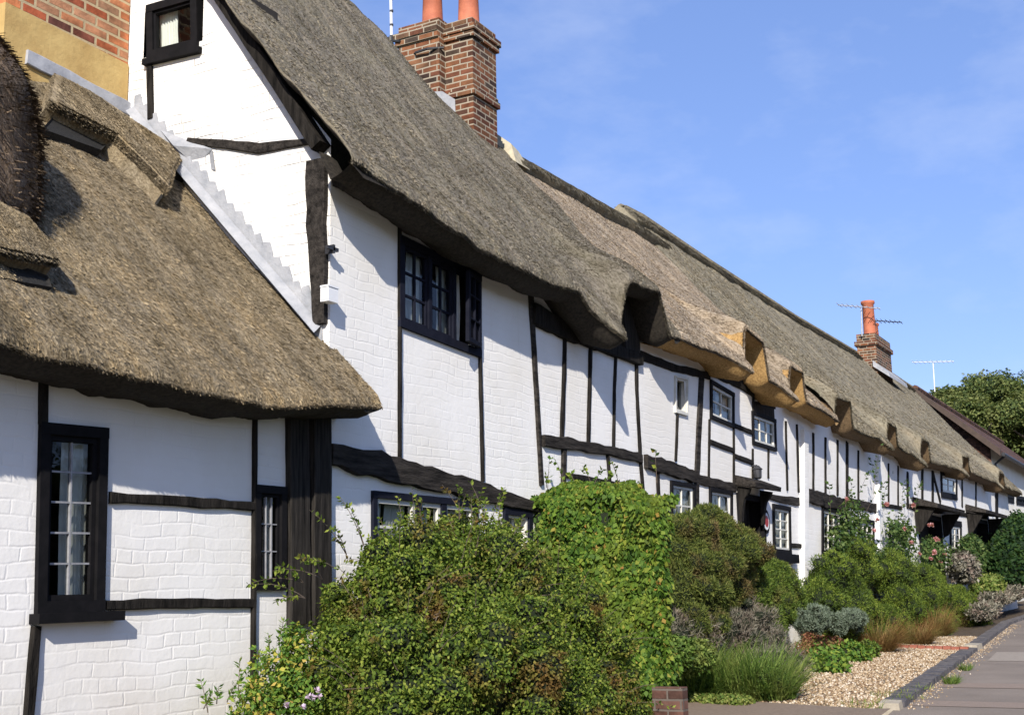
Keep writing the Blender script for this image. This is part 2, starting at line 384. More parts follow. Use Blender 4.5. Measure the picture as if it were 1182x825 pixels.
    if curtain:
        for (a,b) in curtain:
            V=[];Fc=[];nn=24
            for j in range(nn+1):
                u=a+(b-a)*j/nn; wv=.018*math.sin(j*1.9)+.008*math.sin(j*4.3)
                for v in (.04,.5,.96):
                    q=lerp2(Q,u+(.02*math.sin(v*3) if a>.5 else -.02*math.sin(v*3)),v); V.append(pl.P(*q,-recess-.045+wv))
            for j in range(nn):
                for k2 in range(2): Fc.append((j*3+k2,j*3+k2+1,j*3+k2+4,j*3+k2+3))
            mesh_np('curtain',V,Fc,M[cmat],o,smooth=True)
    return o
# ------------------------------------------------------------------ thatch
def fbm(p, s, o=4):
    v=0;a=1
    for i in range(o): v+=a*mnoise.noise(Vector(p)*s*(2**i)); a*=.5
    return v
def arches_fn(arches):
    def f(x,extra=0.0):
        v=0
        for (c,hw,depth,soft) in arches:
            d=abs(x-c); s=soft*(.75 if x<c else 1.75)+extra
            t=1-min(1,max(0,(d-hw+extra*.35)/s)); t=t*t*(3-2*t)
            v=max(v,t*depth)
        return v
    return f
def thatch(parent, x0, x1, eave, ridge, arches=(), dx=.06, rows=70, thick=.28, mats=('thB','thBu'), caps=(True,True), lift=0, nz=.03, straw=0, straw_len=.07, straw_w=.0045, yback=11.4, name='roof', in_y=5.45, lipdark=6, fringe=0, bulge=.70, in_rise=.15, tip=.24):
    """x0,x1: (at eave, at ridge); eave: x->(y,h) of the lip's lower edge; ridge: x->(y,h)"""
    arch=arches_fn(arches)
    tipf=lambda x: max([tip*math.exp(-((x-(c-hw-sf*.75-.14))/(.26 if x<c-hw-sf*.75-.14 else .10))**2) for (c,hw,dp,sf) in arches if c-hw-sf*.75-.14>x0[0]+.25] or [0])
    x0e,x0r=x0; x1e,x1r=x1
    nc=max(4,int((max(x1e,x1r)-min(x0e,x0r))/dx))
    V=[];nr=rows
    ub=np.linspace(0,1,nc+1)
    normals=[]
    outer=np.zeros((nc+1,nr+1,3)); und=np.zeros((nc+1,7,3)); back=np.zeros((nc+1,7,3))
    for i,u in enumerate(ub):
        xe=x0e+(x1e-x0e)*u
        xr=x0r+(x1r-x0r)*u
        for r in range(nr+1):
            s=r/nr
            s=s**1.15
            x=xe+(xr-xe)*s
            ye,hb=eave(x); he=hb+thick; yr,hr=ridge(x)
            L=math.hypot(yr-ye,hr-he); a=arch(xe)*.62-tipf(xe)*(1-min(1,arch(xe)/.3))
            s0=a/L; ss=s0+(1-s0)*s
            dy,dh=(yr-ye)/L,(hr-he)/L; ny,nh=-dh,dy
            sag=-.05*math.sin(math.pi*ss)
            dist=(1-s0)*s*L
            bl=bulge*arch(xe,min(.9,dist*.8))*math.exp(-(dist/.95)**2) if arches else 0
            d=lift+sag+bl+nz*fbm((x*.9,ye+ss*L*.6,3.1),1.3,4)+.012*mnoise.noise(Vector((x*9,ss*L*5,0)))
            if ss*L>L-.35: d-= (.35-(L-ss*L))**2*.6   # rounded ridge
            if dist<.09: d-=(.09-dist)**2*4.0
            y=ye+dy*ss*L+ny*d; h=he+dh*ss*L+nh*d
            if r==0:
                n_=0
                y+=n_; h+=n_*.5
            outer[i,r]=(x,y,h)
        # lip and underside
        x=xe; y0,h0=outer[i,0,1],outer[i,0,2]
        ye,hb=eave(x); tk=thick*(1-.25*min(1,max(0,arch(x))/.4))
        prof=[(.022,-.25),(.06,-.5),(.12,-.80),(.19,-1.0)]
        for k,(a_,b_) in enumerate(prof):
            q=Vector((x*4.5,0,1)); und[i,k]=(x,y0+a_+.010*mnoise.noise(q)*(k+1)/4,h0+b_*tk+.016*mnoise.noise(q*1.3)*(k+1)/4)
        yb,hb2=und[i,3,1],und[i,3,2]
        iy=in_y(x) if callable(in_y) else in_y
        yi=max(iy,yb+.1)
        for k,t in enumerate((.3,.65,1)): und[i,4+k]=(x,yb+(yi-yb)*t,hb2+in_rise*t+.035*fbm((x*3.5,k*1.1,8),1.,3)*(1 if k<2 else 0))
        x=xr; yr,hr=outer[i,nr,1],outer[i,nr,2]
        yr2=2*ridge(x)[0]-yr
        for k in range(7):
            t=k/6; back[i,k]=(x,yr2+(yback-yr2)*t,hr-.02*0-(hr-2.2)*t if k else hr)
    # grid: und reversed, outer, back
    G=np.concatenate([und[:,::-1],outer,back],axis=1)
    nR=G.shape[1]; Vv=G.reshape(-1,3)
    ii,rr=np.meshgrid(np.arange(nc),np.arange(nR-1),indexing='ij')
    a=(ii*nR+rr).ravel(); Fq=np.stack([a,a+nR,a+nR+1,a+1],1)
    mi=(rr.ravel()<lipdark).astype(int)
    Vl=[Vv];Fl=[Fq];Ml=[mi]; base=len(Vv)
    for side,do in ((0,caps[0]),(nc,caps[1])):
        if not do: continue
        sg=-1 if side==0 else 1
        o_=outer[side]; k=nr+1
        m1=o_.copy(); m2=o_.copy(); m3=o_.copy()
        m1[:,0]+=sg*.01; m1[:,2]-=.02
        m2[:,0]-=sg*.03; m2[:,2]-=thick*.55
        m3[:,0]-=sg*.13; m3[:,2]-=thick*.95
        m4=m3.copy(); m4[:,0]-=sg*(.35 if sg<0 else .06)
        for q in (m1,m2,m3,m4):
            for r in range(k): q[r]+=np.array([1,0,.6])*.012*fbm(q[r]*4,1.,2)
        cap=np.concatenate([o_,m1,m2,m3,m4]); Vl.append(cap)
        fr=[]
        for b in range(4):
            for r in range(k-1):
                q=(b*k+r,b*k+r+1,(b+1)*k+r+1,(b+1)*k+r)
                fr.append([base+z for z in (q if side!=0 else q[::-1])])
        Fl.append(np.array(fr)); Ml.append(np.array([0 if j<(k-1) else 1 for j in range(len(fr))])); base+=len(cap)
    # loose straw ends standing a little proud of the coat
    if straw:
        n=straw
        ci=rng.uniform(0,nc-.001,n); ri=(rng.uniform(0,1,n)**1.1)*(nr-.001)
        i0=ci.astype(int); r0=ri.astype(int); fu=(ci-i0)[:,None]; fv=(ri-r0)[:,None]
        P=(outer[i0,r0]*(1-fu)+outer[i0+1,r0]*fu)*(1-fv)+(outer[i0,r0+1]*(1-fu)+outer[i0+1,r0+1]*fu)*fv
        down=outer[i0,np.maximum(r0-1,0)]-outer[i0,r0+1]; down/=np.linalg.norm(down,axis=1)[:,None]
        side_=np.array([1,0,0]); nrm=np.cross(down,side_); nrm*=np.sign(nrm[:,2:3]); nrm/=np.linalg.norm(nrm,axis=1)[:,None]
        ax=down+rng.normal(0,.15,(n,1))*side_+nrm*rng.uniform(.03,.24,(n,1)); ax/=np.linalg.norm(ax,axis=1)[:,None]
        sd=np.cross(ax,nrm); sd/=np.linalg.norm(sd,axis=1)[:,None]; sd=sd*np.cos(.6)+nrm*rng.normal(0,.5,(n,1))
        ln=rng.uniform(.5,1.2,(n,1))*straw_len; wd=rng.uniform(.6,1.4,(n,1))*straw_w
        p0=P-ax*ln*.35-nrm*.004; p1=P+ax*ln*.65
        VS=np.stack([p0-sd*wd,p0+sd*wd,p1+sd*wd*.8,p1-sd*wd*.8],1).reshape(-1,3)
        Vl.append(VS); Fl.append(np.arange(n*4).reshape(n,4)+base); Ml.append(np.zeros(n,int)); base+=n*4
    if fringe:
        n=fringe
        ci=rng.uniform(0,nc-.001,n); i0=ci.astype(int); fu=(ci-i0)[:,None]
        kk=np.zeros(n,int)
        lo=np.concatenate([outer[:,0:1],und[:,:3]],axis=1)
        kf=rng.random((n,1))**1.6; k1=np.minimum(kk+1,3)
        P=(lo[i0,kk]*(1-fu)+lo[i0+1,kk]*fu)*(1-kf)+(lo[i0,k1]*(1-fu)+lo[i0+1,k1]*fu)*kf
        ax=np.stack([rng.normal(0,.25,n),rng.normal(-.68,.12,n),rng.normal(-.72,.14,n)],1); ax/=np.linalg.norm(ax,axis=1)[:,None]
        sd=np.cross(ax,np.array([0,0,1.])); sd/=np.linalg.norm(sd,axis=1)[:,None]
        ln=rng.uniform(.3,1.1,(n,1))*straw_len; wd=straw_w*rng.uniform(.6,1.3,(n,1))
        p0=P-ax*ln*.5; p1=P+ax*ln*.5
        VS=np.stack([p0-sd*wd,p0+sd*wd,p1+sd*wd*.8,p1-sd*wd*.8],1).reshape(-1,3)
        Vl.append(VS); Fl.append(np.arange(n*4).reshape(n,4)+base); Ml.append(np.zeros(n,int)); base+=n*4
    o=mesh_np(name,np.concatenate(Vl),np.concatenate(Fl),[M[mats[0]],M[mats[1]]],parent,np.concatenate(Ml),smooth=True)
    return o, outer
def interp(pts):
    xs=[p[0] for p in pts]; ys=[p[1] for p in pts]
    return lambda x: float(np.interp(x,xs,ys))
# ------------------------------------------------------------------ foliage
def leaf_mesh(P, axis, nrm, ln, wd, fold=.25):
    n=len(P); axis=axis/np.linalg.norm(axis,axis=1)[:,None]
    sd=np.cross(axis,nrm); sd/=(np.linalg.norm(sd,axis=1)[:,None]+1e-9); nn=np.cross(sd,axis)
    a=P; b=P+axis*ln*.45+sd*wd/2-nn*wd*fold; c=P+axis*ln-nn*ln*.12; d=P+axis*ln*.45-sd*wd/2-nn*wd*fold
    V=np.stack([a,b,c,d],1).reshape(-1,3)
    return V
def unit(n):
    v=rng.normal(0,1,(n,3)); return v/np.linalg.norm(v,axis=1)[:,None]
def in_lumps(P, lumps, k):
    ins=np.zeros(len(P),bool)
    for l in lumps:
        q=(P-np.array(l[:3]))/np.array(l[3:6])
        ins|=(np.sum(q*q,1)<k*k)
    return ins
def lumps_surface(lumps, n, spread=.12, inner=.82, rag=.16, zmin=None, freq=3.5):
    w=np.array([(l[3]*l[4]+l[4]*l[5]+l[3]*l[5]) for l in lumps]); w/=w.sum()
    out=[];dirs=[]
    need=n
    while need>0:
        k=rng.choice(len(lumps),size=need*2,p=w); d=unit(need*2)
        L=np.array(lumps)[k]
        base=L[:,:3]+d*L[:,3:6]
        nz=np.array([mnoise.noise(Vector(b)*freq)+.5*mnoise.noise(Vector(b)*freq*2.3) for b in base])
        r=1+rag*nz-np.abs(rng.normal(0,spread,len(k)))+np.where(rng.random(len(k))<.06,rng.uniform(0,.14,len(k)),0)
        P=L[:,:3]+d*L[:,3:6]*r[:,None]
        ok=~in_lumps(P,lumps,inner)
        if zmin is not None: ok&=P[:,2]>zmin(P)
        P=P[ok][:need]; d=d[ok][:need]
        out.append(P);dirs.append(d); need-=len(P)
    return np.concatenate(out),np.concatenate(dirs)
def core_mesh(lumps, k):
    V=[];Fc=[]
    for l in lumps:
        b=len(V); nu,nv=12,7
        for j in range(nv+1):
            th=math.pi*j/nv
            for i in range(nu):
                ph=2*math.pi*i/nu; d=(math.sin(th)*math.cos(ph),math.sin(th)*math.sin(ph),math.cos(th))
                rr=k*(1+.15*mnoise.noise(Vector((l[0]+d[0],l[1]+d[1],l[2]+d[2]))*2))
                V.append((l[0]+d[0]*l[3]*rr,l[1]+d[1]*l[4]*rr,l[2]+d[2]*l[5]*rr))
        for j in range(nv):
            for i in range(nu): Fc.append((b+j*nu+i,b+(j+1)*nu+i,b+(j+1)*nu+(i+1)%nu,b+j*nu+(i+1)%nu))
    return np.array(V),np.array(Fc)
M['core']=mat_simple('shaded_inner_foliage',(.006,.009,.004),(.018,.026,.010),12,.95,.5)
M['bark']=mat_simple('bark',(.05,.036,.025),(.13,.10,.075),10,.9,.6)
def bush(parent, lumps, n, leaf, mat, mode='leaf', spread=.12, core=.78, rag=.16, name='foliage', zmin=None, droop=0, freq=3.5):
    P,d=lumps_surface(lumps,n,spread,core*.98,rag,zmin,freq)
    ln=rng.uniform(.65,1.25,(n,1))*leaf[0]; wd=rng.uniform(.7,1.2,(n,1))*leaf[1]
    up=np.array([0,0,1.])
    if mode=='leaf':
        nrm=d*.6+unit(n)*.75+up*.35; nrm/=np.linalg.norm(nrm,axis=1)[:,None]
        ax=np.cross(nrm,unit(n)); ax=ax+np.array([0,0,-droop])
    else:
        ax=d*.45+unit(n)*.75+up*(.45-droop); nrm=unit(n)
    V=leaf_mesh(P,ax,nrm,ln,wd); Fq=np.arange(n*4).reshape(n,4); mi=np.zeros(n,int)
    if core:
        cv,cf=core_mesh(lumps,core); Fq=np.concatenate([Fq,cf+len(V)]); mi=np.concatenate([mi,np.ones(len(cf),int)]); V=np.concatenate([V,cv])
    return mesh_np(name,V,Fq,[M[mat],M['core']],parent,mi)
def clumpy(lumps, per=14, r=(.22,.38), seed=None, flat=.8, bias=.2):
    """small clumps sitting on the big ones, so the outline and the light break up"""
    out=list(lumps)
    for l in lumps:
        m=(l[3]*l[4]*l[5])**(1/3)
        for _ in range(per):
            d=unit(1)[0]; d[2]=d[2]*.9+bias; d/=np.linalg.norm(d); k=rng.uniform(*r)*m; o=rng.uniform(.75,1.08)
            out.append((l[0]+d[0]*l[3]*o,l[1]+d[1]*l[4]*o,l[2]+d[2]*l[5]*o,k,k,k*flat))
    return out
def L(px,py,y,rx,rz,ry=None):
    """lump centred where the photo shows it, at lateral distance y; radii in metres"""
    q=onY(px,py,y); return (q[0],q[1],q[2],rx,ry or rx*.8,rz)
def sprays(parent, name, origins, mat, leaf, k=14, ln=.35, up=.5, stem='bark'):
    """thin arching twigs with leaves along them"""
    P=[];A=[];mb=MB()
    for o,dr in origins:
        d=np.array(dr,float)+rng.normal(0,.25,3); d[2]+=up*.5; d/=np.linalg.norm(d)
        p=np.array(o,float); pts=[p.copy()]; step=ln*rng.uniform(.6,1.3)/7
        for i in range(7):
            d[2]-=.09; d/=np.linalg.norm(d); p=p+d*step; pts.append(p.copy())
        mb.tube(pts,[.004-.0004*i for i in range(8)],3,1)
        for j in range(k):
            t=rng.uniform(.2,1)*7; i=min(6,int(t)); q=pts[i]+(pts[i+1]-pts[i])*(t-i)
            P.append(q); s=np.cross(d,unit(1)[0]); A.append(s/np.linalg.norm(s)+d*.6)
    n=len(P); P=np.array(P);A=np.array(A)
    V=leaf_mesh(P,A,unit(n)+np.array([0,0,.6]),rng.uniform(.7,1.2,(n,1))*leaf[0],rng.uniform(.7,1.2,(n,1))*leaf[1])
    b=len(V); V=np.concatenate([V,np.array(mb.v)])
    Fs=[tuple(range(i*4,i*4+4)) for i in range(n)]+[tuple(b+j for j in f) for f in mb.f]
    return mesh_np(name,V,Fs,[M[mat],M[stem]],parent,[0]*n+[1]*len(mb.f))
def blades(parent, name, centres, n, ln, wd, mat, lean=.5, droop=.6, spread=.15):
    """tufts of arching blades"""
    V=[];Fq=[]
    cs=np.array(centres); idx=rng.integers(0,len(cs),n); b=0
    for i in range(n):
        c=cs[idx[i]]; th=rng.uniform(0,2*math.pi); r=spread*math.sqrt(rng.random())
        p=np.array([c[0]+r*math.cos(th),c[1]+r*math.sin(th),c[2]]); a=rng.normal(th,.6); l=ln*rng.uniform(.55,1.2)
        tilt=lean*rng.uniform(.3,1.3); d=np.array([math.cos(a)*math.sin(tilt),math.sin(a)*math.sin(tilt),math.cos(tilt)])
        sdv=np.array([-math.sin(a+.7),math.cos(a+.7),0]); w=wd*rng.uniform(.6,1.3); m=4
        for k in range(m+1):
            ww=w*(1-(k/m)**1.5*.92)/2; V.append(p-sdv*ww); V.append(p+sdv*ww)
            p=p+d*l/m; d=d+np.array([0,0,-droop*rng.uniform(.5,1.2)/m]); d/=np.linalg.norm(d)
        for k in range(m): Fq.append((b+2*k,b+2*k+1,b+2*k+3,b+2*k+2))
        b+=2*(m+1)
    return mesh_np(name,np.array(V),np.array(Fq),[M[mat]],parent)
# ================================================================== GROUND
def pav_z(x): return -1.5 + .03*max(-6,min(x,12)) + .009*max(0,min(x,45)-12) + .004*max(0,x-45)
def kerb_y(x): return 2.67 + .0786*(max(8,min(x,30.4))-12.2) + .012*max(0,min(x,45)-30.4)
def garden_z(x,y): return pav_z(x)+.04+max(0,min(y,5.4)-kerb_y(x)-.15)*.04
def onZ(px,py,z): d=ray(px,py); return d*(z/d[2])
def sheet(name, xs, yfs, zf, mat):
    V=[];Fc=[];n=len(yfs)
    for x in xs:
        for yf in yfs:
            y=yf(x) if callable(yf) else yf
            V.append((x,y,zf(x,y)))
    for i in range(len(xs)-1):
        for j in range(n-1): Fc.append((i*n+j,(i+1)*n+j,(i+1)*n+j+1,i*n+j+1))
    return mesh_np(name,V,Fc,M[mat])
M['grass']=mat_simple('far_grass',(.035,.06,.015),(.07,.10,.03),3,.9,.5)
def mat_tarmac():
    m,nt,b=newmat('worn_tarmac'); p=pos(nt)
    n1=noise(nt,p,1.2,5); n2=noise(nt,p,90,4,.7)
    c=ramp(nt,n1,[(.3,(.185,.152,.122)),(.7,(.25,.207,.168))])
    c=mixc(nt,.6,c,ramp(nt,n2,[(.3,(.6,.6,.6)),(.7,(1.3,1.3,1.3))]),'MULTIPLY')
    nt.links.new(c,b.inputs['Base Color']); b.inputs['Roughness'].default_value=.9; b.inputs['Specular IOR Level'].default_value=.2
    bump(nt,b,n2,.5,.006); return m
M['tarmac']=mat_tarmac()
M['road']=mat_simple('road_tarmac',(.045,.044,.043),(.065,.063,.06),60,.9,.4)
M['patch_red']=mat_simple('reddish_trench_patch',(.22,.168,.13),(.275,.213,.168),60,.9,.4)
M['concrete']=mat_simple('pale_concrete',(.26,.22,.175),(.32,.275,.225),20,.9,.4)
M['kerbstone']=mat_simple('granite_kerb',(.2,.2,.19),(.32,.31,.30),20,.8,.4)
def mat_gravel():
    m,nt,b=newmat('pea_gravel'); p=pos(nt)
    v=nt.nodes.new('ShaderNodeTexVoronoi'); v.inputs['Scale'].default_value=48; nt.links.new(p,v.inputs['Vector'])
    s=nt.nodes.new('ShaderNodeSeparateXYZ'); nt.links.new(v.outputs['Color'],s.inputs[0])
    c=ramp(nt,s.outputs[0],[(0,(.15,.095,.05)),(.35,(.28,.20,.115)),(.7,(.39,.30,.19)),(1,(.52,.44,.33))])
    nt.links.new(c,b.inputs['Base Color']); b.inputs['Roughness'].default_value=.8
    bump(nt,b,v.outputs['Distance'],1,.02); return m
M['gravel']=mat_gravel()
m,nt,b=newmat('pebbles'); geo=nt.nodes.new('ShaderNodeNewGeometry')
nt.links.new(ramp(nt,geo.outputs['Random Per Island'],[(0,(.14,.08,.04)),(.3,(.31,.21,.115)),(.7,(.43,.325,.20)),(1,(.62,.54,.43))]),b.inputs['Base Color']); b.inputs['Roughness'].default_value=.7; M['pebble']=m
M['soil']=mat_simple('garden_soil',(.05,.035,.022),(.11,.08,.05),14,.95,.8)
M['path']=mat_simple('brown_path',(.17,.125,.09),(.235,.18,.13),30,.9,.5)
xs=[-12,-6,0,5,8,10,12,14,16,18,20,22,24,26,28,30,32,35,38,42,48,56,70,90]
o=mesh_np('ground',[(-400,-400,-1.75),(600,-400,-1.75),(600,400,-1.75),(-400,400,-1.75)],[(0,1,2,3)],M['grass']); tag(o,kind='structure')
tag(sheet('road',xs,[-5.5,.6],lambda x,y:pav_z(x)-.125,'road'),kind='structure')
tag(sheet('pavement',xs,[.75,lambda x:kerb_y(x)+.02],lambda x,y:pav_z(x),'tarmac'),kind='structure')
mb=MB()
for x0 in np.arange(-10,60,.92): mb.hexa([(x0,.6,pav_z(x0)-.3),(x0+.91,.6,pav_z(x0+.91)-.3),(x0+.91,.75,pav_z(x0+.91)-.3),(x0,.75,pav_z(x0)-.3),(x0,.6,pav_z(x0)),(x0+.91,.6,pav_z(x0+.91)),(x0+.91,.75,pav_z(x0+.91)+.003),(x0,.75,pav_z(x0)+.003)])
tag(mb.build('kerb',M['kerbstone']),kind='structure')
tag(sheet('garden_soil',xs,[lambda x:kerb_y(x)+.13,lambda x:(kerb_y(x)+5.3)/2,5.3,12],lambda x,y:garden_z(x,y)-.03,'soil'),kind='structure')
# gravel bed, and the loose stones on it
def quad_on(name,pxs,dz,mat,kind,zf=garden_z,sub=8):
    Q=[]
    for p in pxs:
        z=-1.4
        for _ in range(25):
            q=onZ(*p,z); z=zf(q[0],q[1])+dz
        Q.append(np.array(q[:2]))
    V=[];Fc=[]
    for i in range(sub+1):
        for j in range(sub+1):
            u,v=i/sub,j/sub; q=(Q[0]*(1-u)+Q[1]*u)*(1-v)+(Q[3]*(1-u)+Q[2]*u)*v
            V.append((q[0],q[1],zf(q[0],q[1])+dz))
    n=sub+1
    for i in range(sub):
        for j in range(sub): Fc.append((i*n+j,(i+1)*n+j,(i+1)*n+j+1,i*n+j+1))
    o=mesh_np(name,V,Fc,M[mat]); tag(o,kind=kind); return o
gx=[9.4,10.5,11.2,12,13,14,15,16,17,18,19,20,21,22,23,24]
tag(sheet('gravel_bed',gx,[lambda x:kerb_y(x)+.13,lambda x:(kerb_y(x)+5.2)/2,5.19],lambda x,y:garden_z(x,y)-.012,'gravel'),kind='structure')
n=22000
X_=9.6+(24-9.6)*rng.random(n)**1.25; Y_=np.array([kerb_y(x)+.14 for x in X_]); Y_=Y_+(5.1-Y_)*rng.random(n)
_k=(X_-9.8)*1.38+(Y_-4.08)*1.4>.02; X_=X_[_k];Y_=Y_[_k];n=len(X_)
Z_=np.array([garden_z(x,y) for x,y in zip(X_,Y_)])
m_=900; xe_=rng.uniform(12,30,m_); ye_=np.array([kerb_y(x) for x in xe_])-.06-np.abs(rng.normal(0,.10,m_))
X_=np.concatenate([X_,xe_]); Y_=np.concatenate([Y_,ye_]); Z_=np.concatenate([Z_,[pav_z(x)+.004 for x in xe_]]); n=len(X_)
r=rng.uniform(.009,.022,n)[:,None]; r[-m_:]*=.6
oct_=np.array([(1,0,0),(0,1,0),(-1,0,0),(0,-1,0),(0,0,.75),(0,0,-.75)])
th=rng.uniform(0,6.28,n); ct,st=np.cos(th),np.sin(th)
VV=oct_[None]*r[:,:,None]*rng.uniform(.7,1.3,(n,6,1))
VV=np.stack([VV[...,0]*ct[:,None]-VV[...,1]*st[:,None],VV[...,0]*st[:,None]+VV[...,1]*ct[:,None],VV[...,2]],-1)+np.stack([X_,Y_,Z_],-1)[:,None]
fo=np.array([(0,1,4),(1,2,4),(2,3,4),(3,0,4),(1,0,5),(2,1,5),(3,2,5),(0,3,5)])
o=mesh_np('gravel',VV.reshape(-1,3),(fo[None]+np.arange(n)[:,None,None]*6).reshape(-1,3),M['pebble'],smooth=True); tag(o,'loose pale gold pea gravel spread over the front garden bed','gravel',kind='stuff')
# path to the door at the bottom of the picture
def foot(px,py,dz=0):
    z=-1.1
    for _ in range(30):
        q=onZ(px,py,z); z=garden_z(q[0],min(q[1],5.15))
    return np.array([q[0],q[1],z+dz])
pe=[foot(790,811),foot(880,813.5),foot(1000,821)]
V=[(x,y,garden_z(x,y)+.03) for (x,y) in [(6.2,kerb_y(6.2)),(pe[2][0]+.05,kerb_y(pe[2][0])-.02)]+[(q[0],q[1]) for q in pe[::-1]]+[(9.74,5.19),(6.2,5.19)]]
tag(mesh_np('path',V,[tuple(range(len(V)))],M['path']),kind='structure')
# repairs in the pavement
for (pa,pb,mt) in ((813,806,'patch_red'),(793,787,'patch_red'),(765,755,'concrete')):
    x0=onZ(1150,pa,-1.11)[0]; x1=onZ(1150,pb,-1.10)[0]
    tag(sheet('pavement_patch',[x0,x1],[.9 if mt!='concrete' else 1.2,lambda x:kerb_y(x)-.10-(.25 if mt=='concrete' else 0)],lambda x,y:pav_z(x)+.004,mt),kind='structure')
# blue brick edging between gravel and pavement
M['bluebrick']=mat_simple('blue_engineering_brick',(.05,.047,.052),(.125,.115,.115),9,.75,.5)
M['stone']=mat_simple('pale_stone',(.30,.26,.20),(.42,.37,.29),12,.9,.6)
edge=thing('brick_edging','low row of blue grey bricks edging the gravel beside the pavement','edging',(14,3.7,-1.5))
mb=MB(); x=12.15
xs_=onZ(1126,748,-1.03)[0]
while x<40:
    l=.215; y0=kerb_y(x)-.05; y1=kerb_y(x)+.165; z=pav_z(x)
    if not (xs_-.1<x<xs_+.75):
        t=random.uniform(-.008,.008); a=random.uniform(-.01,.01)
        w=.103
        mb.hexa([(x,y0+a,z-.05),(x+w,y0+a,z-.05),(x+w,y1+a,z-.05),(x,y1+a,z-.05),(x+.006,y0+a+.006,z+.055+t),(x+w-.006,y0+a+.006,z+.055+t),(x+w-.006,y1+a-.006,z+.06+t),(x+.006,y1+a-.006,z+.06+t)])
    x+=.113
tag(mb.build('brick_row',M['bluebrick'],edge),kind='stuff')
mb=MB()
for (x,l) in ((xs_,.6),):
    y0=kerb_y(x)-.06; z=pav_z(x); mb.hexa([(x,y0,z-.1),(x+l,y0+.01,z-.1),(x+l-.02,y0+.24,z-.1),(x+.02,y0+.24,z-.1),(x+.02,y0+.02,z+.08),(x+l-.02,y0+.03,z+.085),(x+l-.03,y0+.22,z+.09),(x+.04,y0+.22,z+.085)])
mb.build('pale_stone',M['stone'],edge)
mb=MB(); z=pav_z(11.9); y0=kerb_y(11.9)-.05; mb.hexa([(11.9,y0,z-.1),(12.12,y0+.01,z-.1),(12.12,y0+.22,z-.1),(11.93,y0+.24,z-.1),(11.93,y0+.02,z+.06),(12.11,y0+.03,z+.075),(12.10,y0+.2,z+.08),(11.95,y0+.2,z+.06)]); mb.build('pale_stone',M['stone'],edge)
# reddish brick line set across the gravel
mb=MB()
def foot(px,py,dz=0):
    z=-1.1
    for _ in range(30):
        q=onZ(px,py,z); z=garden_z(q[0],min(q[1],5.15))
    return np.array([q[0],q[1],z+dz])
ra_,rb_=foot(1012,746),foot(1118,750); nb=11
for i in range(nb):
    c0=ra_+(rb_-ra_)*i/nb; c1=ra_+(rb_-ra_)*(i+.92)/nb; t=random.uniform(-.006,.006); u=np.array([.11,0,0]); up_=np.array([0,0,.045+t]); dn=np.array([0,0,-.05])
    mb.hexa([c0+dn,c0+u+dn,c1+u+dn,c1+dn,c0+up_,c0+u+up_,c1+u+up_,c1+up_])
M['redbrick']=mat_simple('red_edging_brick',(.24,.075,.05),(.34,.13,.085),9,.85,.5)
o=mb.build('brick_row',M['redbrick']); tag(o,'short line of red bricks laid across the gravel beneath orange grasses','edging')

# ================================================================== COTTAGE A (near left)
A=thing('thatched_cottage','nearest low white cottage at left with brown thatch reaching down to head height','cottage',(3.5,5.2,-1.2))
wa=Wall(FR,.3,SC-.004,-1.5,1.36)
window(A,wa,[(44,487),(122,494),(117,705),(39,708)],cols=2,rows=5,bw=.06,frame='black',inner='black',iw=.03,barw=.010,recess=.035,barmat='lead_came',sill=((.03,.10),.05,.075),curtain=[(.50,.92)],label='tall black framed leaded window')
window(A,wa,[(292,559),(328,562),(327,681),(292,681)],cols=3,rows=3,bw=.05,frame='black',inner='black',iw=.022,barw=.008,recess=.03,barmat='lead_came',curtain=[(.62,.96)],label='narrow black leaded window beside the dark boards')
wa.build(A,'wall')
timber(A,'post',FR,[(49,418),(48,490)],.050); timber(A,'post',FR,[(40,722),(31,830)],.055)
timber(A,'post',FR,[(293,463),(292,600),(290,825)],.032)
timber(A,'beam',FR,[(125,574),(200,578),(290,584)],.058,jit=.16); timber(A,'beam',FR,[(120,698),(200,696),(290,696)],.055,jit=.16)
timber(A,'wall_plate',FR,[(-60,404),(100,428),(300,466),(376,474)],.075,out=.05)
timber(A,'corner_board',FR,[(340,462),(342,720)],.20,'board',out=.045,jit=.03); timber(A,'corner_board',FR,[(366,466),(366,720)],.19,'board',out=.055,jit=.03)
eA=interp([(0,1.14),(3.9,1.14),(5,1.085),(5.7,1.075),(6.86,1.2)])
rA=(7.95,4.60)
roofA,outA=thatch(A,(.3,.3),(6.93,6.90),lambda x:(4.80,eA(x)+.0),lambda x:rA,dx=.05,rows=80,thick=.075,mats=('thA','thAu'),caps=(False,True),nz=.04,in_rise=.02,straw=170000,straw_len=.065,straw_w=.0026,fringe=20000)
def onA(px,py,off=0):
    d=ray(px,py); n=np.array([0,-.73,.684]); p0=np.array([0,4.86,1.355+0.0])+n*off; return d*((n@p0)/(n@d))
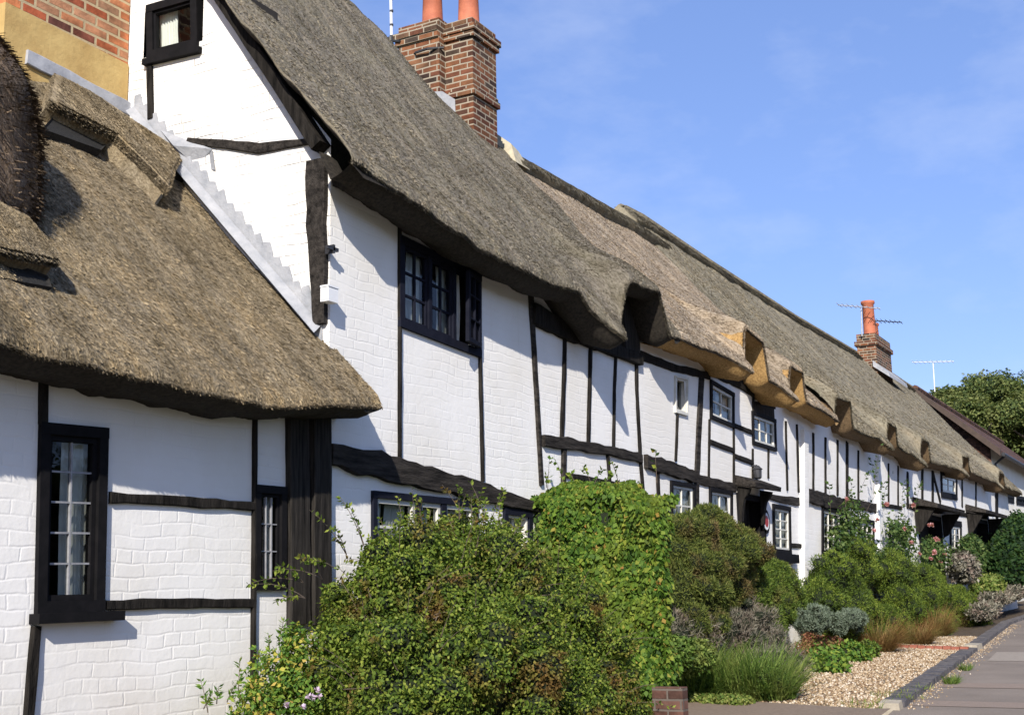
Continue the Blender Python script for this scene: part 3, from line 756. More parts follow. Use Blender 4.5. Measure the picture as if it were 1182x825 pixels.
def slab(parent,name,poly,t,mat,lo=-.14,smooth=False):
    """a thick patch lying on the near roof, outline as it lies in the photograph"""
    c=len(poly); nrm=np.array([0,-.73,.684]); B=[onA(*p) for p in poly]
    cen=sum(B)/c
    V=[b+nrm*lo for b in B]+[b+nrm*t*.8 for b in B]+[cen+(b-cen)*.93+nrm*t for b in B]
    Fc=[(i,(i+1)%c,c+(i+1)%c,c+i) for i in range(c)]+[(c+i,c+(i+1)%c,2*c+(i+1)%c,2*c+i) for i in range(c)]+[tuple(range(2*c,3*c))]
    if mat.startswith('th'):
        n=int(2600*len(poly)); T_=np.array(V[2*c:3*c]); ct=T_.mean(0); i=rng.integers(0,c,n); r1=np.sqrt(rng.random((n,1))); r2=rng.random((n,1))
        P=ct*(1-r1)+T_[i]*r1*(1-r2)+T_[(i+1)%c]*r1*r2; k=n//3
        S_=np.array(V[c:2*c])-nrm*rng.uniform(0,.09,(1,1)); i2=rng.integers(0,c,k); t2=rng.random((k,1)); P[:k]=(np.array(V[c:2*c])[i2]*(1-t2)+np.array(V[c:2*c])[(i2+1)%c]*t2)-nrm*rng.uniform(0,t,(k,1))
        ax=np.array([0,-.68,-.73])+rng.normal(0,.15,(n,1))*np.array([1,0,0])+nrm*rng.uniform(.0,.16,(n,1)); ax/=np.linalg.norm(ax,axis=1)[:,None]
        sd=np.cross(ax,nrm+rng.normal(0,.3,(n,3))); sd/=np.linalg.norm(sd,axis=1)[:,None]; ln=rng.uniform(.03,.07,(n,1)); wd=.0042
        VS=np.stack([P-ax*ln*.4-sd*wd,P-ax*ln*.4+sd*wd,P+ax*ln*.6+sd*wd*.7,P+ax*ln*.6-sd*wd*.7],1).reshape(-1,3); b_=len(V)
        V=list(V)+[tuple(q) for q in VS]; Fc=Fc+[tuple(range(b_+4*j,b_+4*j+4)) for j in range(n)]
    return mesh_np(name,V,Fc,M[mat],parent)
slab(A,'saddle_thatch',[(60,92),(100,112),(150,146),(206,182),(196,200),(190,222),(166,196),(128,160),(54,122)],.065,'thA')
slab(A,'net_shade_patch',[(72,121),(134,153),(122,166),(54,141)],-.07,'net_shade',lo=-.2)
slab(A,'net_shade_patch',[(198,176),(237,196),(228,207),(206,198),(190,224),(186,214)],-.03,'net_shade',lo=-.2)  # dark sheet standing for the shadow at the right end of the saddle
slab(A,'thatch_patch',[(-20,232),(30,258),(58,292),(62,305),(-20,288)],.045,'thA')
slab(A,'net_shade_patch',[(-20,285),(30,297),(62,309),(67,322),(30,315),(-20,303)],-.07,'net_shade',lo=-.2)
# swept thatch of the attic dormer
lump=[(4.02,6.55,2.42,1.02,1.05,1.08)]
V=[];Fc=[];nu,nv=64,40
for j in range(nv+1):
    th=math.pi*j/nv
    for i in range(nu):
        ph=2*math.pi*i/nu; d=np.array([math.sin(th)*math.cos(ph),math.sin(th)*math.sin(ph),math.cos(th)])
        d=np.sign(d)*np.abs(d)**.8; q=np.array(lump[0][:3])+d*np.array(lump[0][3:])
        q=q+d*.05*fbm(q*2.5,1.,4); V.append(q)
for j in range(nv):
    for i in range(nu): Fc.append((j*nu+i,(j+1)*nu+i,(j+1)*nu+(i+1)%nu,j*nu+(i+1)%nu))
b0=len(V); n=26000; d=unit(n); d=np.sign(d)*np.abs(d)**.8; P=np.array(lump[0][:3])+d*np.array(lump[0][3:])
ax=np.array([.1,-.7,-.7])+d*rng.uniform(.04,.22,(n,1))+rng.normal(0,.25,(n,3)); ax/=np.linalg.norm(ax,axis=1)[:,None]
sd=np.cross(ax,d); sd/=np.linalg.norm(sd,axis=1)[:,None]; ln=rng.uniform(.03,.07,(n,1)); wd=.0045
VS=np.stack([P-sd*wd-d*.01,P+sd*wd-d*.01,P+ax*ln+sd*wd*.7,P+ax*ln-sd*wd*.7],1).reshape(-1,3)
Fq=np.concatenate([np.array(Fc),np.arange(n*4).reshape(n,4)+b0])
mesh_np('dormer_thatch',np.concatenate([np.array(V),VS]),Fq,M['thDark'],A,smooth=True)
# its chimney: rendered foot, orange brick above
cy=7.24; cx0=onY(6,14,cy)[0]
ch=MB(); ch.box(cx0,SC-.012,cy,cy+.75,3.3,7.0); chA=ch.build('chimney',M['brick_orange'],A)
q0=onY(20,10,cy)[2]; q1=onY(140,72,cy)[2]
mb=MB(); mb.hexa([(cx0-.012,cy-.014,3.2),(SC-.014,cy-.014,3.2),(SC-.014,cy+.76,3.2),(cx0-.012,cy+.76,3.2),(cx0-.012,cy-.014,q0),(SC-.014,cy-.014,q1),(SC-.014,cy+.76,q1),(cx0-.012,cy+.76,q0)])
mb.build('rendered_foot',M['render_yellow'],chA)
timber(chA,'apron_flashing',Front(cy-.02),[(30,66),(62,82),(110,107),(157,131)],.115,'lead',out=.02,jit=.08)
mb=MB(); mb.lathe((cx0+.45,cy+.37,7.0),[(.15,0),(.13,.05),(.12,.5),(.145,.52),(.145,.6),(.1,.6)]); mb.build('chimney_pot',M['pot'],chA,True)

# ================================================================== COTTAGE B (tall, with the gable)
B=thing('thatched_cottage','tall white timbered cottage with sunlit gable and grey thatch under the twin brick chimney','cottage',(9.5,5.2,-1.2))
wb=Wall(FR,SC,12.27,-1.5,2.98)
xB=12.27
# first floor three-light window, the right light standing open
window(B,wb,[(459,271),(553,317),(553,413),(459,377)],cols=2,rows=3,bw=.065,frame='navy',inner='navy',iw=.025,barw=.018,recess=.03,lights=[(0,.335),(.335,.67),(.67,1)],mull=.045,open_light=2,curtain=[(.02,.12),(.19,.33),(.36,.47),(.53,.66),(.70,.80)],label='three light blue black window with its right casement open')
window(B,wb,[(428,566),(549,578),(549,650),(428,648)],cols=1,rows=2,bw=.05,frame='navy',inner='cream_frame',iw=.035,barw=.02,recess=.035,lights=[(0,.40),(.40,.66),(.66,1)],mull=.07,curtain=[(.03,.15),(.20,.36),(.44,.58),(.68,.97)])
window(B,wb,[(580,585),(612,590),(612,640),(580,640)],cols=2,rows=2,bw=.06,frame='navy',inner='cream_frame',iw=.02,barw=.02,curtain=[(.3,.9)])
# small leaded attic window in the eyebrow
window(B,wb,[(684,371),(730,383),(730,412),(684,397)],cols=1,rows=1,bw=.035,frame='black',inner='black',iw=.02,lights=[(0,.33),(.33,.66),(.66,1)],mull=.03,curtain=[(.05,.3),(.4,.55)])
wb.build(B,'wall')
def gtop(y): return 3.12+1.24*(y-4.9)-.3 if y<8.2 else 3.12+1.24*(11.5-y)-.3
wg=Wall(GB,D+.001,11.2,-1.5,gtop)
window(B,wg,[(171,8),(229,-9),(230,56),(172,70)],cols=1,rows=1,bw=.065,frame='black',inner='black',iw=.02,sill=(.03,.05,.05),recess=.035,curtain=[(.10,.50)],label='small black attic window high in the gable')
wg.build(B,'wall_gable','gable_wall')
timber(B,'post',GB,[(174,78),(175,138)],.055); timber(B,'beam',GB,[(218,163),(262,167),(300,172),(364,163)],[.045,.07,.085,.04],jit=.2,mat='timber_grey')
timber(B,'corner_post',GB,[(368,186),(368,260),(372,375)],[.17,.15,.10],'timber_grey',out=.05)
timber(B,'barge_board',GB,[(5.24,3.12),(5.62,3.69),(6.32,4.69),(7.3,5.95),(8.1,7.0)],.095,out=.13,units='m',jit=.04)
timber(B,'post',FR,[(460,240),(460,420),(460,536)],.028,jit=.2); timber(B,'post',FR,[(551,300),(553,420),(556,556)],.032,jit=.2)
timber(B,'post',FR,[(611,335),(616,420),(624,560)],[.075,.06,.06],jit=.12,mat='timber_grey')
timber(B,'beam',FR,[(378,524),(445,540),(552,567),(616,586)],[.16,.19,.15,.09],jit=.16,out=.05,mat='timber_grey')
for p in ([(651,376),(650,430),(647,512)],[(681,386),(679,460),(678,520)],[(710,400),(708,450),(707,525)],[(733,400),(734,450),(738,528),(741,566)]): timber(B,'post',FR,p,.05 if p[0][0]!=710 else .035,jit=.2)
timber(B,'beam',FR,[(625,508),(652,512),(700,520),(738,529)],[.10,.11,.09,.10],jit=.16,out=.04,mat='timber_grey')
timber(B,'post',FR,[(650,512),(649,562)],.075,mat='timber_grey'); timber(B,'beam',FR,[(652,548),(700,557),(737,566)],.05); timber(B,'post',FR,[(700,524),(703,556)],.04)
timber(B,'wall_plate',FR,[(612,362),(650,382),(690,398),(737,416)],[.20,.17,.14,.12],out=.06)
timber(B,'dormer_board',FR,[(11.36,2.60),(11.36,3.0)],.95,'board',out=.035,jit=.01,units='m'); timber(B,'dormer_board',FR,[(12.1,2.40),(12.1,3.0)],.40,'board',out=.04,jit=.02,units='m')
# roof
eB=interp([(6.4,2.83),(7.3,2.71),(8.3,2.58),(9.2,2.53),(10.05,2.57),(10.3,2.46),(11.0,2.42),(11.8,2.5),(12.6,2.57)])
hB=interp([(6.4,7.22),(9,7.05),(11.2,6.86),(12.3,6.5),(13.2,6.3),(14.6,6.2)])
arB=[(11.52,.42,.50,.22)]
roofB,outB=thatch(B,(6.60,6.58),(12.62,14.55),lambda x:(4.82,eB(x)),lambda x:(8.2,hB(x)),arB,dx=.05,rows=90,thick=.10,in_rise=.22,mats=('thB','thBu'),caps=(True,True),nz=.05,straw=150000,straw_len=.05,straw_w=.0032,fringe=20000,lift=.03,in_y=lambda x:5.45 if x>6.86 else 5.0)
# lead flashing where the low roof meets the gable, with its stepped upper edge
def ra(y): return 1.31+1.067*(y-4.86)
mb=MB(); ys=np.linspace(5.26,7.15,22)
top=[]
for i in range(len(ys)-1):
    y0,y1=ys[i],ys[i+1]; w0=.19+.05*mnoise.noise((i*.7,0,0)); h0,h1=ra(y0),ra(y1)
    st=(.10+random.uniform(-.02,.02))
    a=[(y0,h0-.03),(y1,h1-.03),(y1,h1+w0),(y0+.03,h1+w0+random.uniform(-.015,.01)),(y0,h0+w0)]
    mb.add([GB.P(*c,.014) for c in a]+[GB.P(*c,-.01) for c in a],[(4,3,2,1,0),(0,1,6,5),(1,2,7,6),(2,3,8,7),(3,4,9,8),(4,0,5,9)])
    mb.add([GB.P(y0,h0+.10,.02),GB.P(y1,h1+.10,.02),(SC-.10,y1,h1+.035),(SC-.10,y0,h0+.035)],[(3,2,1,0)])
mb.build('stepped_flashing',M['white_lead'],B)
mb=MB(); p=[onX(*q,SC-.02) for q in ((185,150),(245,172),(248,196),(206,178))]; q_=[onA(*c,.09) for c in ((178,152),(200,168),(226,192),(232,196))]
mb.add([p[0],p[1],p[2],q_[3],q_[2],q_[1]],[(0,1,2,3,4,5)]); mb.build('lead_saddle',M['white_lead'],B)
# twin chimney
chm=MB(); chm.box(13.2,13.82,7.74,8.16,5.4,7.40); chm.box(13.05,13.74,8.163,8.80,5.4,7.44); chB=chm.build('chimney',M['brick_dark'],B)
for (x0,x1,y0,y1,top) in ((13.2,13.82,7.74,8.158,7.40),(13.05,13.74,8.165,8.80,7.44)):
    bm_=MB()
    for (z0,z1,e) in ((top-.27,top-.19,.035),(top-.188,top-.105,.055)): bm_.box(x0-e,x1+e,y0-e if y0<8 else y0,y1+e if y0>8 else y1,z0,z1)
    bm_.build('oversailing_course',M['brick_dark'],chB)
bm_=MB(); bm_.box(13.165,13.855,7.705,8.158,6.33,6.41); bm_.box(13.185,13.835,7.725,8.158,6.409,6.47)
bm_.build('plinth_course',M['brick_dark'],chB)
mb=MB()
for (x0,x1,y0,y1,z) in ((13.2,13.82,7.74,8.16,7.40),(13.05,13.74,8.162,8.80,7.44)):
    mb.hexa([(x0+.01,y0+.01,z-.01),(x1-.01,y0+.01,z-.01),(x1-.01,y1-.01,z-.01),(x0+.01,y1-.01,z-.01),(x0+.12,y0+.1,z+.07),(x1-.12,y0+.1,z+.07),(x1-.12,y1-.1,z+.07),(x0+.12,y1-.1,z+.07)])
mb.build('flaunching',M['mortar'],chB)
for (x,y,z) in ((13.45,7.94,7.42),(13.4,8.48,7.46)):
    mb=MB(); mb.lathe((x,y,z),[(.165,0),(.145,.05),(.13,.5),(.155,.53),(.165,.6),(.15,.66),(.11,.66)],28); mb.build('chimney_pot',M['pot'],chB,True)
mb=MB(); mb.hexa([(13.02,8.13,5.95),(13.19,8.0,5.95),(13.19,8.16,5.95),(13.05,8.3,5.95),(13.02,8.10,6.38),(13.17,8.0,6.30),(13.17,8.16,6.4),(13.03,8.3,6.42)]); mb.build('chimney_flashing',M['white_lead'],chB)
mb=MB(); mb.tube([(13.06,8.55,7.02),(13.0,8.5,7.0),(12.98,8.3,7.0),(13.1,8.12,7.02)],.018,6); mb.build('cable',M['dark_metal'],chB)

# ================================================================== COTTAGE D
Dh=thing('thatched_cottage','white cottage with newer tan thatch and golden cut eyebrows between the grey roofs','cottage',(15.3,5.2,-1.2))
wd_=Wall(FR,xB+.004,18.32,-1.5,2.80)
WK=dict(frame='black',inner='cream_frame',recess=.035)
window(Dh,wd_,[(778,433),(793,436),(792,480),(778,476)],cols=1,rows=1,bw=.03,frame='cream_frame',inner='cream_frame',iw=.02,curtain=[(.1,.5)])
window(Dh,wd_,[(819,438),(846,454),(846,494),(819,483)],cols=[2],rows=2,bw=.05,iw=.035,curtain=[(.5,.95)],**WK)
window(Dh,wd_,[(868,447),(893,456),(893,472),(868,466)],cols=2,rows=1,bw=.04,iw=.03,**WK)
window(Dh,wd_,[(867,474),(894,484),(895,521),(868,513)],cols=3,rows=2,bw=.05,iw=.035,curtain=[(.55,.95)],**WK)
window(Dh,wd_,[(773,554),(801,559),(801,650),(773,650)],cols=2,rows=4,bw=.05,iw=.03,curtain=[(.08,.48),(.55,.95)],**WK)
window(Dh,wd_,[(818,562),(844,567),(844,650),(818,650)],cols=2,rows=4,bw=.05,iw=.03,curtain=[(.08,.48),(.55,.95)],**WK)
window(Dh,wd_,[(891,581),(911,585),(912,640),(892,638)],cols=2,rows=4,bw=.06,iw=.03,sill=(.12,.12,.10),curtain=[(.1,.45),(.5,.95)],**WK)
dq=[FR.un(*p) for p in ((852,572),(878,580),(878,700),(852,700))]
wd_.holes.append((dq[0][0],dq[1][0],-1.3,min(dq[0][1],dq[1][1])))
wd_.build(Dh,'wall')
mb=MB(); x0,x1,h1=dq[0][0],dq[1][0],min(dq[0][1],dq[1][1])
mb.box(x0-.01,x1+.01,D+.16,D+.21,-1.3,h1+.01); dr=mb.build('door',M['board'],Dh)
mb=MB(); mb.box(x0-.08,x0,D-.03,D+.2,-1.3,h1+.08); mb.box(x1,x1+.08,D-.03,D+.2,-1.3,h1+.08); mb.box(x0,x1,D-.028,D+.2,h1,h1+.08); mb.build('door_frame',M['black'],dr)
mb=MB(); mb.tube([(x0+.12,D+.15,-.25),(x0+.12,D+.10,-.25),(x0+.22,D+.09,-.25)],.015,8); mb.build('handle',M['metal'],dr)
hd=MB(); hx0,hx1=x0-.15,x1+.02; hz=h1+.13
hd.hexa([(hx0,4.92,hz),(hx1,4.92,hz),(hx1,D-.02,hz+.05),(hx0,D-.02,hz+.05),(hx0,4.91,hz+.06),(hx1,4.91,hz+.06),(hx1,D-.02,hz+.17),(hx0,D-.02,hz+.17)])
hood=hd.build('door_hood',M['timber_grey'],Dh)
for xb in (hx0+.06,hx1-.14):
    mb=MB(); pts=[(D-.03,hz-.44),(D-.06,hz-.42),(D-.08,hz-.25),(D-.11,hz-.13),(D-.17,hz-.06),(D-.19,hz),(D-.03,hz+.03)]
    c=len(pts); mb.add([(xb,y,z) for y,z in pts]+[(xb+.08,y,z) for y,z in pts],[tuple(range(c)),tuple(range(2*c-1,c-1,-1))]+[(i,c+i,c+(i+1)%c,(i+1)%c) for i in range(c)])
    mb.build('bracket',M['timber'],hood)
T=lambda name,pts,w,**k: timber(Dh,name,FR,pts,w,**k)
T('wall_plate',[(738,410),(775,424),(818,434)],[.10,.09,.09],jit=.12); T('wall_plate',[(820,428),(852,442),(868,452)],.14,jit=.1)
T('dormer_board',[(868,470),(892,478)],.16,mat='board'); T('dormer_board',[(848,436),(900,462)],.12,mat='board')
T('post',[(809,432),(806,490),(803,556),(803,640)],[.13,.13,.12,.12],mat='timber_grey',jit=.08)
T('post',[(781,478),(779,532)],.035,jit=.2); T('post',[(846,490),(846,560)],.03,jit=.2); T('post',[(868,518),(868,556)],.03,jit=.2); T('post',[(818,484),(817,558)],.025)
T('post',[(886,516),(886,552)],.025); T('post',[(906,486),(908,566)],.04,jit=.2); T('post',[(919,490),(921,568)],.045,jit=.2); T('post',[(758,541),(760,600)],.06,jit=.2)
T('beam',[(743,533),(765,538),(800,551)],[.13,.17,.13],mat='timber_grey',jit=.16,out=.05); T('beam',[(805,553),(848,563)],.11,mat='timber_grey')
T('beam',[(847,491),(867,499)],.06); T('beam',[(819,510),(846,520)],.06); T('beam',[(847,526),(868,534)],.06); T('beam',[(806,584),(818,586)],.05)
T('beam',[(880,571),(900,576),(921,579)],[.05,.10,.12],mat='timber_grey'); T('beam',[(880,631),(894,633)],.05); T('beam',[(911,629),(924,630)],.06)
eD=interp([(12.0,2.56),(12.7,2.6),(14.8,2.66),(15.3,2.6),(16.8,2.52),(19.3,2.42)])
hD=interp([(12,6.25),(14.5,6.14),(19,6.24),(21,6.17)])
arD=[(15.20,.34,.50,.17),(17.02,.27,.42,.15)]
roofD,outD=thatch(Dh,(12.35,14.0),(19.3,20.9),lambda x:(4.79,eD(x)),lambda x:(8.2,hD(x)),arD,dx=.04,rows=75,thick=.10,mats=('thD','thDu'),caps=(False,True),nz=.025,straw=80000,straw_len=.045,straw_w=.0045,fringe=18000,lift=-.01)
def ridge_cap(parent,x0,x1,rf,ef,mat,w=.62,t=.085,thick=.15,lift=0,endround=.0,step=.12):
    n=int((x1-x0)/step); V=[];Fc=[]
    for i in range(n+1):
        x=x0+(x1-x0)*i/n; yr,hr=rf(x); ye,hb=ef(x); he=hb+thick; Ln=math.hypot(yr-ye,hr-he); dy,dh=(yr-ye)/Ln,(hr-he)/Ln; ny,nh=-dh,dy
        ww=w+.02*fbm((x*2,0,0),1,3)
        if endround and x>x1-endround: ww*=max(.15,math.sqrt(max(0,1-((x-(x1-endround))/endround)**2)))
        P=lambda s,o:(x,ye+dy*(Ln-s)+ny*(o+lift),he+dh*(Ln-s)+nh*(o+lift))
        j=.012*fbm((x*3,4,0),1,3)
        row=[P(ww,-.08),P(ww+.01,t*.6+j),P(ww-.05,t+j)]
        for k in range(1,6): 
            s=(ww-.05)*(1-k/6); row.append(P(s,t+j-(.05 if s<.2 else 0)*(1-s/.2)))
        row.append((x,yr,hr+lift+t*.35+j)); row.append((x,yr+.3,hr-.22+lift)); row.append((x,yr+.7,hr-.7+lift))
        V+=row
    m=len(row)
    for i in range(n):
        for k in range(m-1): Fc.append((i*m+k,(i+1)*m+k,(i+1)*m+k+1,i*m+k+1))
    Fc.append(tuple(range(m))); Fc.append(tuple(n*m+k for k in range(m-1,-1,-1)))
    A_=np.array(V).reshape(n+1,m,3); k=int(1500*(x1-x0)); i=rng.integers(0,n,k); j=rng.integers(1,6,k); fu=rng.random((k,1)); fv=rng.random((k,1))
    P=(A_[i,j]*(1-fu)+A_[i+1,j]*fu)*(1-fv)+(A_[i,j+1]*(1-fu)+A_[i+1,j+1]*fu)*fv
    ax=np.array([0,-.69,-.72])+rng.normal(0,.15,(k,1))*np.array([1,0,0])+np.array([0,-.7,.7])*rng.uniform(0,.12,(k,1)); ax/=np.linalg.norm(ax,axis=1)[:,None]; sd=np.cross(ax,np.array([.1,-.7,.7])); sd/=np.linalg.norm(sd,axis=1)[:,None]; ln=rng.uniform(.03,.07,(k,1)); wd=.005
    VS=np.stack([P-ax*ln*.4-sd*wd,P-ax*ln*.4+sd*wd,P+ax*ln*.6+sd*wd*.7,P+ax*ln*.6-sd*wd*.7],1).reshape(-1,3); b_=len(V)
    V=list(V)+[tuple(q) for q in VS]; Fc=Fc+[tuple(range(b_+4*q,b_+4*q+4)) for q in range(k)]
    return mesh_np('ridge_cap',V,Fc,M[mat],parent,smooth=True)
ridge_cap(Dh,14.55,20.7,lambda x:(8.2,hD(x)),lambda x:(4.79,eD(x)),'thE',w=.55,endround=1.0)
mb=MB(); q=onY(577,160,8.05); mb.hexa([(14.35,7.75,5.75),(14.75,7.75,5.75),(14.75,8.2,6.1),(14.35,8.2,6.1),(14.4,7.85,6.05),(14.62,7.85,6.0),(14.6,8.2,6.32),(14.42,8.2,6.34)]); mb.build('mortar_fillet',M['mortar'],Dh)

# ================================================================== COTTAGES E and F (far part of the row)
E_=thing('thatched_cottage','white cottage behind the big yew shrub under the long grey brown thatch','cottage',(22,5.2,-1.1))
xEF=26.2
we=Wall(FR,18.324,xEF,-1.5,2.66)
window(E_,we,[(948,583),(977,590),(977,640),(948,640)],cols=4,rows=3,bw=.07,iw=.04,curtain=[(.05,.3),(.6,.95)],**WK)
window(E_,we,[(990,598),(1008,601),(1008,640),(990,640)],cols=3,rows=3,bw=.07,iw=.04,curtain=[(.1,.5)],**WK)
window(E_,we,[(1026,604),(1042,607),(1042,640),(1026,640)],cols=3,rows=3,bw=.07,iw=.04,curtain=[(.1,.5)],**WK)
we.build(E_,'wall')
TE=lambda name,pts,w,**k: timber(E_,name,FR,pts,w,**k)
for p in ([(938,500),(938,566)],[(952,505),(952,570)],[(966,508),(966,572)],[(990,520),(990,578)],[(1025,535),(1025,580)],[(1036,538),(1036,583)]): TE('post',p,.05,jit=.2)
TE('post',[(977,510),(977,574)],.10); TE('post',[(1012,525),(1012,640)],.2,mat='wall_plain',out=.07,jit=.03)
TE('pilaster',[(926,498),(926,700)],.22,mat='wall_plain',out=.07,jit=.03)
TE('beam',[(925,570),(950,577),(975,583)],[.20,.21,.19],mat='timber_grey',jit=.14,out=.05); TE('beam',[(978,579),(1012,587)],.16,mat='timber_grey',jit=.15); TE('beam',[(1015,582),(1040,586)],.07)
Fh=thing('thatched_cottage','farthest white thatched cottage with two dark door canopies side by side','cottage',(33,5.2,-1.0))
wf=Wall(FR,xEF+.004,40.6,-1.3,2.66)
window(Fh,wf,[(1085,541),(1104,547),(1104,577),(1086,574)],cols=2,rows=2,bw=.14,iw=.06,curtain=[(.55,.92)],**WK)
window(Fh,wf,[(1096,600),(1109,602),(1109,640),(1096,640)],cols=2,rows=3,bw=.14,iw=.06,curtain=[(.2,.5)],**WK)
TF=lambda name,pts,w,**k: timber(Fh,name,FR,pts,w,**k)
doors=[]
for (pa,pb,tp) in ((1060,1084,597),(1119,1138,601)):
    a=FR.un(pa,tp); b=FR.un(pb,tp); wf.holes.append((a[0],b[0],-1.2,a[1])); doors.append((a[0],b[0],a[1]))
wf.build(Fh,'wall')
for (x0,x1,h1) in doors:
    mb=MB(); mb.box(x0-.01,x1+.01,D+.25,D+.3,-1.2,h1+.01); d_=mb.build('door',M['board'],Fh)
    mb=MB(); mb.box(x0-.1,x0,D-.03,D+.3,-1.2,h1+.1); mb.box(x1,x1+.1,D-.03,D+.3,-1.2,h1+.1); mb.box(x0,x1,D-.028,D+.3,h1,h1+.1); mb.build('door_frame',M['black'],d_)
    mb=MB(); mb.hexa([(x0-.5,4.72,h1+.16),(x1+.4,4.72,h1+.16),(x1+.4,D-.02,h1+.24),(x0-.5,D-.02,h1+.24),(x0-.5,4.7,h1+.24),(x1+.4,4.7,h1+.24),(x1+.4,D-.02,h1+.40),(x0-.5,D-.02,h1+.40)]); hh=mb.build('door_hood',M['timber_grey'],Fh)
    for xb in (x0-.4,x1+.2):
        mb=MB(); mb.hexa([(xb,D-.02,h1-.35),(xb+.1,D-.02,h1-.35),(xb+.1,D-.12,h1-.3),(xb,D-.12,h1-.3),(xb,D-.02,h1+.16),(xb+.1,D-.02,h1+.16),(xb+.1,D-.42,h1+.16),(xb,D-.42,h1+.16)]); mb.build('bracket',M['timber'],hh)
for p in ([(1047,545),(1047,585)],[(1110,552),(1110,585)],[(1126,556),(1126,588)]): TF('post',p,.10,jit=.2)
TF('post',[(1064,540),(1064,588)],.13); TF('brace',[(1076,545),(1085,580)],.12); TF('post',[(1076,545),(1076,586)],.15); TF('post',[(1150,562),(1150,600)],.4,jit=.05); TF('beam',[(1046,583),(1058,587),(1140,597)],.10)
eE=interp([(19.0,2.42),(23.7,2.43),(25.5,2.37),(31.8,2.55),(36,2.55),(42,2.57)])
hE=interp([(19,6.45),(19.6,6.74),(20.4,6.78),(24,6.72),(30,6.68),(40,6.78),(43,6.75)])
eEf=lambda x:(4.78,eE(x)); rEf=lambda x:(8.5,hE(x))
thatch(E_,(19.12,19.55),(24.6,24.6),eEf,rEf,[(19.60,.36,.44,.2),(23.05,.30,.38,.2)],dx=.05,rows=60,thick=.10,mats=('thE','thEu'),caps=(False,False),nz=.03,straw=40000,straw_len=.05,straw_w=.006,fringe=8000,lift=-.06)
thatch(Fh,(24.6,24.6),(41.3,44.2),eEf,rEf,[(26.1,.36,.42,.2),(31.0,.36,.36,.25),(36.8,.36,.36,.25)],dx=.06,rows=60,thick=.10,mats=('thE','thEu'),caps=(False,True),nz=.03,straw=36000,straw_len=.06,straw_w=.007,fringe=7000,lift=-.06)
ridge_cap(E_,19.5,24.6,rEf,eEf,'thE',w=.55,lift=-.06,t=.045); ridge_cap(Fh,24.6,36.0,rEf,eEf,'thE',w=.50,lift=-.06,t=.045); ridge_cap(Fh,38.2,43.4,rEf,eEf,'thE',w=.50,lift=-.06,t=.045)
# far chimney
xc=36.3
a=onX(988,384,xc); b=onX(1010,386,xc); ya,yb=a[1],b[1]; zt=(a[2]+b[2])/2; x2=onY(1027,392,yb)[0]
mb=MB(); mb.box(xc,x2,yb,ya,5.6,zt); chF=mb.build('chimney',M['brick_dark'],Fh)
mb=MB(); mb.box(xc-.06,x2+.06,yb-.06,ya+.06,zt-.35,zt-.22); mb.build('oversailing_course',M['brick_dark'],chF)
pz=onX(1003,347,xc+.4)[2]
mb=MB(); py=onX(1003,370,xc+.4)[1]; mb.lathe((xc+.4,py,zt-.02),[(.21,0),(.18,.08),(.165,(pz-zt)*.9),(.2,(pz-zt)*.93),(.2,pz-zt),(.13,pz-zt)],20); mb.build('chimney_pot',M['pot'],chF,True)
mb=MB(); mb.lathe((xc+1.0,py,zt-.02),[(.15,0),(.13,.06),(.12,.40),(.15,.42),(.15,.48),(.09,.48)],20); mb.build('chimney_pot',M['pot'],chF,True)
mb=MB(); zb=onY(1022,425,yb)[2]; mb.hexa([(xc-.1,yb-.35,zb-.45),(x2+.35,yb-.35,zb-.45),(x2+.35,yb+.1,zb-.1),(xc-.1,yb+.1,zb-.1),(xc-.1,yb-.33,zb-.33),(x2+.35,yb-.33,zb-.33),(x2+.35,yb+.1,zb+.08),(xc-.1,yb+.1,zb+.08)]); mb.build('chimney_flashing',M['white_lead'],chF)

# ================================================================== FAR HOUSE
H=thing('tiled_house','cream rendered house with dark tiled roof beyond the end of the thatched row','house',(52,6.2,-.9))
FH=Front(6.2); wh=Wall(FH,45.2,66,-1.2,4.45)
for q in ([(1161,570),(1170,572),(1170,581),(1161,579)],[(1173,572),(1184,574),(1184,584),(1173,582)]): window(H,wh,q,cols=3,rows=2,bw=.12,iw=.05,frame='black',inner='black')
wh.build(H,'cream')
mb=MB(); mb.add([(45.2,6.2,-1.2),(45.2,10.8,-1.2),(45.2,10.8,4.4),(45.2,8.5,6.5),(45.2,6.2,4.4)],[(0,1,2,3,4)]); mb.build('gable_wall',M['tile'],H)
mb=MB(); mb.hexa([(45.0,5.85,4.2),(66,5.85,4.2),(66,8.5,6.55),(45.0,8.5,6.55),(45.0,5.85,4.32),(66,5.85,4.32),(66,8.5,6.68),(45.0,8.5,6.68)]); mb.hexa([(45.0,8.5,6.55),(66,8.5,6.55),(66,11.2,4.2),(45.0,11.2,4.2),(45.0,8.5,6.68),(66,8.5,6.68),(66,11.2,4.32),(45.0,11.2,4.32)]); rH=mb.build('roof',M['tile'],H)
mb=MB(); mb.hexa([(44.8,5.85,4.12),(44.99,5.85,4.12),(44.99,8.5,6.50),(44.8,8.5,6.50),(44.8,5.85,4.36),(44.99,5.85,4.36),(44.99,8.5,6.71),(44.8,8.5,6.71)]); mb.build('verge',M['tile_orange'],rH)
mb=MB(); mb.tube([(45,5.78,4.18),(66,5.78,4.18)],.07,8); mb.build('gutter',M['dark_metal'],H)
mb=MB(); mb.tube([(45.4,5.8,4.15),(45.4,6.12,3.9),(45.4,6.12,-1)],.05,8); mb.build('downpipe',M['dark_metal'],H)
mb=MB()
for x in np.arange(45,66,.45): mb.tube([(x,8.5,6.71),(x+.43,8.5,6.71)],.11,8)
mb.build('ridge_tiles',M['tile'],H)

